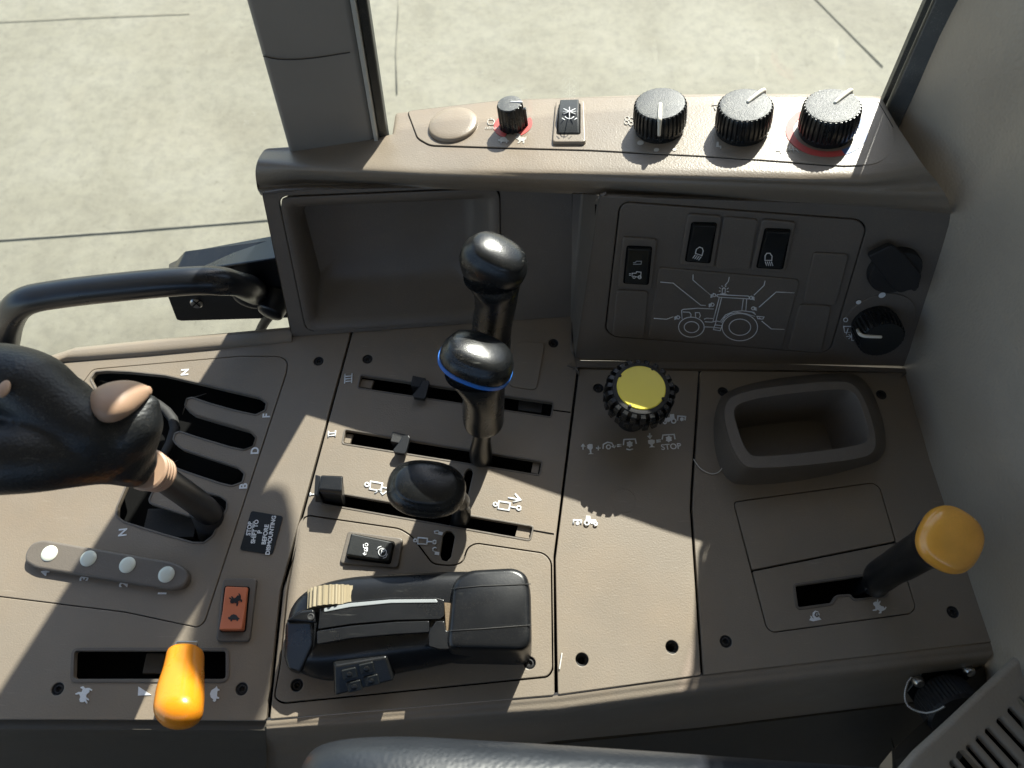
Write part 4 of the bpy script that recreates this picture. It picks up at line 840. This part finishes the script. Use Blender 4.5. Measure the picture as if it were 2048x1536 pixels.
lathe('yellow_disc', [(.0172, .0485), (.0172, .0494), (.0166, .0499), (.008, .0501), (.0006, .0502)], M, m_yel, pk, seg=64)
for k in range(4):
    a0 = math.radians(58 + 90 * k); c = pt + Vector((.0170 * math.cos(a0), .0170 * math.sin(a0), .0497)); lathe('disc_notch', [(.0011, -.001), (.0011, .0006), (.0008, .0008)], Matrix.Translation(c), m_rub, pk, seg=12)

# ------------------------------------------------------------------ spool levers
def along(px, py, z): return U(px, py, z)
def lever_knob(root_, pts, mat, name, e=2.3, **k):
    """pts: (px,py,z, halfwidth_m, halfdepth_m) ; a = image-horizontal-ish axis"""
    secs = []; P = [U(p[0], p[1], p[2]) for p in pts]
    return secs
# lever with oval knob (front)
l1 = root('spool_lever', U(905, 1048, 0), 'black lever with broad plain oval knob in the front slot', 'lever', 'lever row')
tube('shaft', [U(915, 1052, -.018), U(925, 1022, .012), U(922, 1004, .030), U(895, 990, .048)], [.006, .006, .0065, .007], m_blk, l1, n=12, seg=16)
c = U(853, 976, .064); ax = Vector((.10, .02, .96)).normalized(); ux = Vector((1, -.08, -.1)).normalized(); uy = ax.cross(ux)
loft('knob', [(c - ax * .018, ux * .010, uy * .009, 2), (c - ax * .012, ux * .0185, uy * .0150, 2.2), (c - ax * .004, ux * .0250, uy * .0185, 2.4), (c + ax * .003, ux * .0245, uy * .0178, 2.4), (c + ax * .008, ux * .0205, uy * .0145, 2.3)], m_knob, l1, n=22, seg=40, cap=(0, .32))
# lever with blue ring
l2 = root('spool_lever', U(962, 918, 0), 'black lever whose knob has a bright blue ring, in the middle slot', 'lever', 'lever row')
tube('shaft', [U(962, 922, -.018), U(962, 900, .02), U(966, 850, .058)], .0082, m_blk, l2, n=8, seg=20)
ax = (U(964, 760, .11) - U(967, 845, .062)).normalized(); ux = Vector((1, 0, 0)); uy = ax.cross(ux).normalized(); ux = uy.cross(ax)
b0 = U(967, 842, .062)
loft('sleeve', [(b0 - ax * .003, ux * .0112, uy * .0112, 2), (b0, ux * .0135, uy * .0135, 2.1), (b0 + ax * .012, ux * .0138, uy * .0138, 2.1), (U(967, 790, .095), ux * .0135, uy * .0138, 2.1), (U(960, 762, .108), ux * .016, uy * .0150, 2.2), (U(955, 742, .114), ux * .0205, uy * .0165, 2.3)], m_knob, l2, n=24, seg=32, cap=(.3, 0))
tl = Vector((.30, .30, 1)).normalized(); vx = Vector((1, -.32, -.2)); vx = (vx - tl * vx.dot(tl)).normalized(); vy = tl.cross(vx)
c = U(951, 728, .117)
loft('blue_ring', [(c - tl * .0012, vx * .0236, vy * .0190, 2.4), (c + tl * .0012, vx * .0236, vy * .0190, 2.4)], m_blue, l2, n=2, seg=48, cap=(.06, .06))
loft('knob', [(c - tl * .008, vx * .0175, vy * .0150, 2.2), (c, vx * .0226, vy * .0180, 2.4), (c + tl * .006, vx * .0228, vy * .0180, 2.4), (c + tl * .011, vx * .0205, vy * .0160, 2.4)], m_knob, l2, n=14, seg=40, cap=(0, .38))
# tall rear lever
l3 = root('spool_lever', U(984, 802, 0), 'tallest black lever with plain tilted knob, in the rear slot', 'lever', 'lever row')
tube('shaft', [U(984, 806, -.018), U(984, 770, .02), U(984, 690, .075)], .008, m_blk, l3, n=8, seg=20)
b0 = U(984, 690, .078); ax = (U(984, 575, .135) - b0).normalized(); ux = Vector((1, 0, 0)); uy = ax.cross(ux).normalized()
loft('sleeve', [(b0 - ax * .004, ux * .0115, uy * .0115, 2), (b0, ux * .0130, uy * .0130, 2.1), (b0 + ax * .02, ux * .0132, uy * .0132, 2.1), (U(992, 600, .125), ux * .0135, uy * .0130, 2.2), (U(991, 572, .138), ux * .0150, uy * .0145, 2.3), (U(985, 552, .144), ux * .0180, uy * .0155, 2.3)], m_knob, l3, n=24, seg=32, cap=(.3, 0))
c = U(984, 532, .148)
tl = Vector((.34, .10, 1)).normalized(); vx = Vector((1, -.38, -.2)); vx = (vx - tl * vx.dot(tl)).normalized(); vy = tl.cross(vx)
loft('knob', [(c - tl * .008, vx * .0175, vy * .0145, 2.2), (c, vx * .0208, vy * .0160, 2.4), (c + tl * .007, vx * .0208, vy * .0158, 2.4), (c + tl * .013, vx * .0175, vy * .0135, 2.4)], m_knob, l3, n=14, seg=40, cap=(0, .4))
# lever stops (sliding tabs)
def stop_tab(px, py, lab):
    r = root('slider_stop', U(px, py, 0), lab, 'stop tab', 'slider stops')
    lo = [U(px - 20, py + 8, -.012), U(px + 8, py + 13, -.012), U(px + 10, py - 6, -.012), U(px - 16, py - 12, -.012)]
    hull('stem', lo, [p + Vector((0, 0, .016)) for p in lo], m_rub, r, bevel=.0005)
    A = [(px - 21, py + 8), (px - 19, py + 14), (px + 3, py + 17), (px + 6, py + 11), (px + 13, py - 16), (px + 10, py - 21), (px - 3, py - 20), (px - 6, py - 10)]
    plate2('tab', P2(FZ(.008), A, .0006), FZ(.008), m_blk, r, th=.004, bev=.0005, bres=2)
    hull('web', [U(px - 14, py + 4, .002), U(px + 4, py + 6, .002), U(px + 6, py - 4, .002), U(px - 8, py - 6, .002)], [U(px - 14, py + 4, .006), U(px + 4, py + 6, .006), U(px + 8, py - 10, .006), U(px - 6, py - 12, .006)], m_blk, r, bevel=.0004)
    return r
stop_tab(846, 781, 'small black sliding tab in the rear slot beside the numeral III'); stop_tab(807, 891, 'small black sliding tab in the middle slot beside the numeral II')
sb = root('slider_block', U(665, 1000, 0), 'tall black blocky slider at the left end of the front slot', 'slider')
hull('block', [U(648, 1010, -.012), U(692, 1016, -.012), U(690, 990, -.012), U(652, 984, -.012)], [U(640, 986, .020), U(684, 990, .020), U(686, 954, .020), U(644, 952, .020)], m_blk, sb, bevel=.0012)
hull('cap', [U(638, 984, .020), U(684, 990, .020), U(687, 952, .020), U(642, 950, .020)], [U(637, 978, .0235), U(684, 982, .0235), U(686, 953, .0235), U(642, 951, .0235)], m_blk, sb, bevel=.0010)
hull('side_tab', [U(630, 1005, .004), U(648, 1006, .004), U(652, 965, .004), U(640, 962, .004)], [U(628, 990, .018), U(640, 994, .018), U(643, 952, .018), U(630, 948, .018)], m_blk, sb, bevel=.0010)

# ------------------------------------------------------------------ gear lever with big grip (left)
gl = root('gear_lever', U(415, 1040, 0), 'large black sculpted hand grip with tan thumb pad and ribbed tan collar at far left', 'lever')
tube('shaft', [U(428, 1052, -.025), U(410, 1018, .020), U(318, 950, .125)], [.0095, .0088, .0075], m_blk, gl, n=10, seg=24)
tube('shaft_boot', [U(432, 1062, -.02), U(422, 1040, -.004), U(404, 1014, .012)], [.013, .0115, .0095], m_rub, gl, n=10, seg=24)
prof = []
for k in range(4): prof += [(.0090 + k * .0005, .001 + k * .0038), (.0100 + k * .0005, .0018 + k * .0038), (.0101 + k * .0005, .0032 + k * .0038), (.0090 + k * .0005, .0041 + k * .0038)]
gdir = (U(225, 912, .172) - U(322, 950, .126)).normalized()
lathe_at('collar', prof, U(322, 950, .126), gdir, m_tan, gl, seg=48)
def merged(name, parts, mat, parent, voxel=.0022, smooth_it=12):
    og = WM[parent.name].translation.copy(); V = []; Fc = []
    for o in parts:
        n0 = len(V); Mo = WM[o.name]
        V += [Mo @ v.co - og for v in o.data.vertices]; Fc += [tuple(n0 + i for i in p.vertices) for p in o.data.polygons]
        bpy.data.objects.remove(o)
    me = bpy.data.meshes.new(name); me.from_pydata([tuple(v) for v in V], [], Fc); me.update(); me.materials.append(mat)
    tmp = bpy.data.objects.new('tmp', me); S.collection.objects.link(tmp)
    r = tmp.modifiers.new('r', 'REMESH'); r.mode = 'VOXEL'; r.voxel_size = voxel; r.use_smooth_shade = True
    s = tmp.modifiers.new('s', 'SMOOTH'); s.iterations = smooth_it; s.factor = .6
    dg = bpy.context.evaluated_depsgraph_get(); dg.update()
    m2 = bpy.data.meshes.new_from_object(tmp.evaluated_get(dg), depsgraph=dg); bpy.data.objects.remove(tmp); m2.name = name
    for p in m2.polygons: p.use_smooth = True
    m2.materials.clear(); m2.materials.append(mat)
    return put(bpy.data.objects.new(name, m2), Matrix.Translation(og), parent)
def sph(name, c, rx, ry, rz, mat, parent, rot=None):
    V = []; Fc = []; A = 32; B = 16
    R = rot or Matrix.Identity(3)
    for i in range(B + 1):
        ph = math.pi * (i + .001) / (B + .002)
        for k in range(A):
            t = 2 * math.pi * k / A; V.append(Vector(c) + R @ Vector((rx * math.sin(ph) * math.cos(t), ry * math.sin(ph) * math.sin(t), rz * math.cos(ph))))
    for i in range(B):
        for k in range(A): Fc.append((i * A + k, i * A + (k + 1) % A, (i + 1) * A + (k + 1) % A, (i + 1) * A + k))
    Fc += [tuple(range(A)), tuple(B * A + k for k in range(A))]
    return mesh_obj(name, V, Fc, mat, parent, smooth=180)
GP = [
 tube('g', [U(285, 935, .145), U(225, 912, .160), U(150, 905, .175), U(60, 910, .185), U(-80, 915, .19)], [.0118, .0150, .0175, .0185, .019], m_blk, gl, n=30, seg=36, cap=(.3, .5)),
 tube('g', [U(-90, 765, .200), U(0, 757, .200), U(62, 775, .198), U(115, 820, .190), U(175, 862, .182), U(235, 905, .165)], [.0165, .0175, .0180, .0175, .0160, .0140], m_blk, gl, n=30, seg=32, cap=(.5, .5)),
 tube('g', [U(195, 890, .168), U(248, 862, .172), U(284, 832, .176), U(300, 806, .179)], [.0160, .0165, .0125, .0055], m_blk, gl, n=20, seg=28, cap=(.5, .8)),
 tube('g', [U(235, 935, .158), U(265, 895, .162), U(284, 858, .168)], [.0120, .0115, .0100], m_blk, gl, n=20, seg=28, cap=(.5, .5)),
 sph('g', U(30, 845, .176), .044, .032, .018, m_blk, gl)]
merged('grip', GP, m_grip, gl, voxel=.0014, smooth_it=14)
sec = []
for px, py, z, wv, tv in ((178, 812, .1930, .0045, .0040), (200, 808, .1965, .0100, .0065), (228, 803, .1975, .0122, .0070), (256, 795, .1970, .0104, .0062), (280, 787, .1945, .0064, .0045), (298, 781, .1915, .0022, .0022)):
    sec.append((U(px, py, z - .006), Vector((.25, -1, .35)).normalized() * wv, Vector((-.1, .35, 1)).normalized() * tv, 2.2))
loft('thumb_pad', sec, m_tan, gl, n=26, seg=36, cap=(.6, .7), smooth=180)
sph('worn_patch', U(8, 778, .2155), .0028, .0045, .0016, m_tan, gl)

# ------------------------------------------------------------------ orange levers
ol = root('orange_hand_lever', U(385, 1325, 0), 'long glossy orange capsule-shaped hand lever over the slot at lower left', 'lever')
hull('metal_arm', [U(362, 1330, -.015), U(402, 1330, -.015), U(402, 1318, -.015), U(362, 1318, -.015)], [U(348, 1296, .022), U(394, 1296, .022), U(396, 1281, .022), U(352, 1281, .022)], m_metal, ol, bevel=.0008)
P = [U(371, 1310, .024), U(367, 1345, .031), U(361, 1385, .038), U(357, 1418, .044)]
ux = Vector((1, .05, 0)).normalized()
secs = []
for i, (p, rx, ry) in enumerate(zip(P, (.0116, .0124, .0141, .0142), (.0092, .0112, .0124, .0124))):
    d = (P[-1] - P[0]).normalized(); uy = d.cross(ux).normalized(); secs.append((p, ux * rx, uy * ry, 2.25))
loft('orange_grip', secs, m_org, ol, n=20, seg=36, cap=(.55, .9))
orr = root('orange_cap_lever', U(1735, 1185, 0), 'black lever leaning right, topped by a glossy amber-orange rounded cap', 'lever')
hull('lever_foot', [U(1700, 1196, -.02), U(1766, 1190, -.02), U(1766, 1160, -.02), U(1706, 1166, -.02)], [U(1730, 1182, .012), U(1772, 1178, .012), U(1768, 1152, .012), U(1735, 1150, .012)], m_blk, orr, bevel=.0012)
tube('shaft', [U(1750, 1170, .006), U(1762, 1152, .022), U(1800, 1128, .045), U(1842, 1103, .070), U(1868, 1092, .083), U(1880, 1086, .088)], [0.0088, .0105, .0110, .0115, .0140, .0160], m_blk, orr, n=30, seg=28)
c = U(1897, 1079, .094); ax = Vector((.50, -.42, 1)).normalized() ; ax = ((CAM - c).normalized() * .72 + Vector((.35, -.05, .25))).normalized()
ux = Vector((1, .45, 0)); ux = (ux - ax * ux.dot(ax)).normalized(); uy = ax.cross(ux)
loft('cap_base', [(c - ax * .010, ux * .0145, uy * .0140, 2.2), (c - ax * .002, ux * .0186, uy * .0172, 2.3)], m_blk, orr, n=8, seg=40, cap=(.5, .1))
Rm = Matrix.Rotation(math.radians(32), 3, ax); ux2 = Rm @ ux; uy2 = Rm @ uy
loft('orange_cap', [(c - ax * .001, ux2 * .0188, uy2 * .0176, 2.45), (c + ax * .003, ux2 * .0188, uy2 * .0176, 2.45), (c + ax * .0052, ux2 * .0174, uy2 * .0162, 2.4)], m_orgcap, orr, n=8, seg=48, cap=(.1, .28))

# ------------------------------------------------------------------ big black hand control
hc = root('hitch_control', U(820, 1270, 0), 'large black moulded hand control with beige thumbwheel, grey scale strip and side paddle', 'control')
ST = [(572, 1222, 1318, 1335, .020), (590, 1190, 1325, 1352, .028), (620, 1166, 1325, 1392, .032), (680, 1148, 1318, 1410, .034), (760, 1142, 1308, 1398, .035), (850, 1138, 1298, 1374, .036), (930, 1135, 1292, 1350, .036), (1000, 1136, 1288, 1325, .036), (1045, 1142, 1284, 1308, .034)]
rws = []
for x, yb, yf, y0, z in ST:
    A = U(x, yb, z); Bq = U(x, yf, z * .92); C0 = U(x, y0, 0); A0 = Vector((A.x, A.y + .002, 0))
    rws.append([A0, A + Vector((0, 0, -.006)), A + Vector((0, -.0035, 0)), A.lerp(Bq, .35) + Vector((0, 0, .001)), A.lerp(Bq, .7) + Vector((0, 0, .001)), Bq + Vector((0, .003, 0)), Bq + Vector((0, -.002, -.004)), C0])
V = []; Fc = []; n = 8
first = rws[0]; last = rws[-1]
for r in rws: V += r
m = len(rws)
for i in range(m - 1):
    for k in range(n - 1): Fc.append((i * n + k, i * n + k + 1, (i + 1) * n + k + 1, (i + 1) * n + k))
    Fc.append((i * n, (i + 1) * n, (i + 1) * n + n - 1, i * n + n - 1))
Fc += [tuple(range(n)), tuple((m - 1) * n + k for k in range(n))]
mesh_obj('housing', V, Fc, m_hitch, hc, subsurf=2)
# rear cover box (right), glossy and higher
cv = [(905, 1160), (935, 1139), (1030, 1134), (1054, 1146), (1062, 1180), (1064, 1285), (1048, 1302), (900, 1299), (893, 1290)]
c_lo = [U(x, y, .0405) for x, y in cv]
c0 = sum(c_lo, Vector()) / len(c_lo)
P_top = rnd([(p.x, p.y) for p in c_lo], .006, 6)
def loop(P, z, k=1, dy=0): return [Vector((c0.x + (x - c0.x) * k, c0.y + (y - c0.y) * k + dy, z)) for x, y in P]
rings('rear_cover', [loop(P_top, .0, 1.03, -.003), loop(P_top, .02, 1.015, -.001), loop(P_top, .036, 1.0), loop(P_top, .0400, .975), loop(P_top, .0418, .93), loop(P_top, .0425, .85)], m_hitch, hc, n=90, smooth=60)
strokes('cover_seam', [[(902, 1178), (960, 1172), (1062, 1168)]], FZ(.0425), .0005, m_dark, hc, lift=.0003)
strokes('cover_seam', [[(898, 1262), (960, 1258), (1063, 1250)]], FZ(.0425), .0005, m_dark, hc, lift=.0003)
# curved track plates on top
def trk(name, top, bot, z, mat, th=.004, lift=0): return plate2(name, P2(FZ(z), top + bot[::-1], .0008), FZ(z), mat, hc, th=th, bev=.0003, lift=lift)
trk('track_plate', [(640, 1216), (700, 1203), (780, 1195), (870, 1195), (888, 1200)], [(636, 1258), (700, 1248), (790, 1240), (880, 1238), (888, 1232)], .0385, m_hitch)
trk('track_plate', [(634, 1262), (700, 1252), (790, 1244), (858, 1242)], [(634, 1288), (700, 1276), (790, 1268), (858, 1264)], .0385, m_hitch)
trk('scale_strip', [(648, 1216), (700, 1206), (780, 1199), (872, 1198)], [(648, 1224), (700, 1214), (780, 1206), (876, 1205)], .0392, m_strip, th=.0015)
trk('track_end', [(872, 1242), (888, 1242), (892, 1262), (945, 1264)], [(858, 1264), (858, 1292), (880, 1298), (945, 1296)], .0392, m_hitch, th=.005)
plate('foam_insert', [(888, 1205), (902, 1206), (904, 1262), (892, 1262)], FZ(.0378), m_foam, hc, th=.003, bev=.0004)
# beige thumbwheel
wa = U(626, 1194, .030); wb = U(690, 1188, .030); mid = (wa + wb) / 2
prof = [(.0085, -.0095), (.0112, -.0085), (.0112, .0085), (.0085, .0095)]
q = Matrix(((0, 0, 1), (0, 1, 0), (-1, 0, 0))).transposed()
tw = []
V = []; Fc = []; N_ = 26
wid = (U(658, 1172, .038) - U(658, 1211, .038)).length
ax = Vector((-.08, 1, 0)).normalized()
for k in range(N_ * 4):
    a = 2 * math.pi * k / (N_ * 4); r = .0165 if (k % 4) in (0, 1) else .0153
    dvec = Vector((1, .08, 0)).normalized() * math.cos(a) + Vector((0, 0, 1)) * math.sin(a)
    cc = U(658, 1191, .038) + Vector((0, 0, -.0125))
    for s in (-.5, .5): V.append(cc + ax * wid * s + dvec * r)
nn = N_ * 4
for k in range(nn): j = (k + 1) % nn; Fc.append((2 * k, 2 * k + 1, 2 * j + 1, 2 * j))
Fc += [tuple(2 * k for k in range(nn)), tuple(2 * k + 1 for k in range(nn))]
mesh_obj('thumbwheel', V, Fc, m_beige, hc, smooth=25)
# paddle lever at the left end
hull('paddle', [U(575, 1250, .010), U(632, 1250, .010), U(630, 1300, .008), U(605, 1348, .004), U(580, 1345, .004), U(570, 1320, .006)], [U(571, 1240, .040), U(628, 1238, .042), U(626, 1290, .036), U(600, 1350, .022), U(576, 1340, .022), U(568, 1312, .028)], m_hitch, hc, bevel=.003, bseg=4)
hull('paddle_head', [U(572, 1246, .034), U(632, 1248, .034), U(630, 1220, .034), U(600, 1220, .034)], [U(572, 1240, .0425), U(632, 1246, .0425), U(628, 1218, .0435), U(600, 1222, .043)], m_hitch, hc, bevel=.0015, bseg=3)
lathe('paddle_pin', [(.0022, 0), (.0022, .001), (.0016, .0013), (.0009, .0006)], Matrix.Translation(U(622, 1234, .0432)), m_dark, hc, seg=20)
# button cluster on the front flank
bf = Fr(U(735, 1343, .021), (1, .22, .02), (-.16, .75, .6))
hull('button_block', [bf.w(-.024, -.010, -.004), bf.w(.016, -.009, -.004), bf.w(.016, .010, -.004), bf.w(-.020, .012, -.004)], [bf.w(-.022, -.009, .004), bf.w(.015, -.008, .004), bf.w(.014, .009, .004), bf.w(-.018, .011, .004)], m_blk, hc, bevel=.0015, bseg=3)
for i, j in ((-.010, .004), (.001, .005), (-.009, -.005), (.002, -.004)):
    M = Fr(bf.w(i, j, .0035), bf.u, bf.v); box('button', M, -.0045, .0045, -.0035, .0035, 0, .0018, m_rock, hc, bevel=.0007)
    lathe('button_boss', [(.0018, .0016), (.0018, .0024), (.0012, .0027)], M.M(), m_blk, hc, seg=18)

# ------------------------------------------------------------------ electrical connector on the skirt
FE = Fr(U(1880, 1388, -.03), (1, .10, 0), (0, .64, .77))
ce = root('trailer_socket', FE.w(0, 0, 0), 'round black ribbed socket cap hanging on a beaded chain at lower right', 'socket')
plate2('mounting_plate', [(-.021, .0), (-.010, .022), (.012, .026), (.024, .012), (.020, -.008), (-.012, -.014)], FE.up(-.004), m_blk, ce, th=.004, bev=.001)
Mc = FE.M(.0005, -.001, .0)
lathe('ribbed_cap', [(.0185, 0), (.0195, .002), (.0195, .017), (.0180, .0185), (.0175, .0192), (.010, .0198), (.001, .0200)], Mc, m_rub, ce, seg=180, flute=(45, .0008, .001, .0175), smooth=30)
for a_, b_ in ((-.017, .013), (.0175, .018)):
    lathe('plate_screw', [(.0040, -.001), (.0040, .001), (.003, .003), (.001, .0036)], FE.M(a_, b_, -.001), m_metal, ce, seg=20)
lathe('cap_stud', [(.0030, 0), (.0030, .003), (.0042, .003), (.0042, .0045), (.001, .005)], FE.M(.006, -.012, .019), m_metal, ce, seg=20)
Zc = lambda x, y: (1360 + x / 2.977, 1150 + y / 2.977)
chain = [(1375, 612), (1355, 640), (1343, 680), (1338, 715), (1342, 750), (1358, 780), (1385, 800), (1425, 815), (1470, 822), (1510, 814), (1545, 800), (1570, 785)]
cp = [U(*Zc(x, y), -.012 if i < 8 else -.012 + (i - 7) * .004) for i, (x, y) in enumerate(chain)]
cps = resamp(cp, 34, closed=False)
V = []; Fc = []
for p in cps:
    n0 = len(V); A = 10; B = 6; r = .0009
    for i in range(B + 1):
        ph = math.pi * (i + .01) / (B + .02)
        for k in range(A): t = 2 * math.pi * k / A; V.append(p + Vector((r * math.sin(ph) * math.cos(t), r * math.sin(ph) * math.sin(t), r * math.cos(ph))))
    for i in range(B):
        for k in range(A): Fc.append((n0 + i * A + k, n0 + i * A + (k + 1) % A, n0 + (i + 1) * A + (k + 1) % A, n0 + (i + 1) * A + k))
mesh_obj('bead_chain', V, Fc, m_metal, ce, smooth=180)
tube('cable', [U(1918, 1375, -.05), U(1935, 1392, -.05), U(1932, 1410, -.06), U(1925, 1428, -.08)], .0055, m_rub, ce, n=12, seg=14)

# ------------------------------------------------------------------ vent panel lower right
FV = Fr(U(1960, 1460, .02), (1, 1.05, 0), (-.80, .72, .42))
vh = []
for x0, y0, x1, y1 in ((1905, 1525, 1925, 1548), (1921, 1510, 1955, 1548), (1938, 1494, 1985, 1548), (1957, 1476, 2020, 1548), (1976, 1460, 2045, 1535), (1999, 1440, 2075, 1522), (2021, 1419, 2100, 1505), (2043, 1398, 2125, 1485)):
    d = Vector((x1 - x0, y1 - y0)).normalized(); nn_ = Vector((-d.y, d.x)) * 5.5; L = []
    for k in range(7): t = math.pi * k / 6; L.append((x0 + nn_.x * math.cos(t) - d.x * 5.5 * math.sin(t) + d.x * 4, y0 + nn_.y * math.cos(t) - d.y * 5.5 * math.sin(t) + d.y * 4))
    for k in range(7): t = math.pi * k / 6; L.append((x1 - nn_.x * math.cos(t) + d.x * 5.5 * math.sin(t), y1 - nn_.y * math.cos(t) + d.y * 5.5 * math.sin(t)))
    vh.append(P2(FV, L))
vp = root('air_vent_panel', FV.o, 'taupe panel with a row of long dark air slots at the lower right corner', 'vent')
plate2('vent_grille', P2(FV, [(1790, 1560), (1835, 1506), (1900, 1447), (1990, 1362), (2060, 1296), (2250, 1450), (2150, 1750), (1800, 1700)], .004), FV, m_wall, vp, th=.006, bev=.0022, holes=vh, bres=3)
plate2('vent_backing', P2(FV.up(-.012), [(1880, 1570), (2030, 1390), (2200, 1480), (2100, 1650)], 0), FV.up(-.012), m_void, vp, th=.001, bev=0)
# dark wedge trim under it
hull('vent_side', [U(1785, 1500, -.02), U(1940, 1352, -.02), U(2060, 1250, -.02), U(2080, 1500, -.2), U(1790, 1700, -.2)], [U(1788, 1520, -.03), U(1850, 1500, -.03), U(2090, 1290, -.03), U(2100, 1520, -.22), U(1850, 1700, -.22)], m_low, vp, bevel=.002)

# ------------------------------------------------------------------ armrest in the foreground
ar = root('armrest', U(1200, 1560, .12), 'black grained leather armrest along the bottom edge of the view', 'armrest')
P = [U(668, 1655, .10), U(710, 1640, .105), U(850, 1640, .11), U(1100, 1652, .11), U(1400, 1672, .11), U(1700, 1695, .11), U(2100, 1725, .11)]
secs = []
for i, p in enumerate(P):
    k = (.62, .9, 1, 1, 1, 1, 1)[i]; secs.append((p, Vector((-.02, .036 * k, 0)) * 1, Vector((0, 0, .026 * k)), 2.5))
loft('cushion', secs, m_leather, ar, n=40, seg=40, cap=(.9, 0))
# stray thread and hair on the panel
th = tube('stray_thread', [U(1387, 918, .001), U(1400, 936, .0012), U(1420, 947, .0012), U(1436, 945, .0012), U(1445, 935, .002)], .00035, m_thread, None, n=20, seg=6); tag(th, 'fine curved white thread lying left of the oblong tray', 'thread')
th = tube('stray_fibre', [U(1124, 1306, .001), U(1119, 1338, .001)], .0005, m_thread, None, n=4, seg=6); tag(th, 'tiny straight pale fibre beside the seam below the big black hand control', 'fibre')
# unseen shape outside the window, made to throw the second shadow band
def sunpt(px, py, z): p = U(px, py, 0); return p + SUNV * (z / SUNV.z)

caster = root('unseen_shadow_caster', sunpt(500, 1100, .62), 'unseen shape outside the rear window, made to throw the second shadow band', 'shadow caster')
tube('caster_body', [sunpt(525, 1035, .60), sunpt(505, 1120, .68), sunpt(478, 1240, .78), sunpt(445, 1400, .90)], [.017, .026, .030, .030], m_blk, caster, n=12, seg=24, cap=(.9, .4))
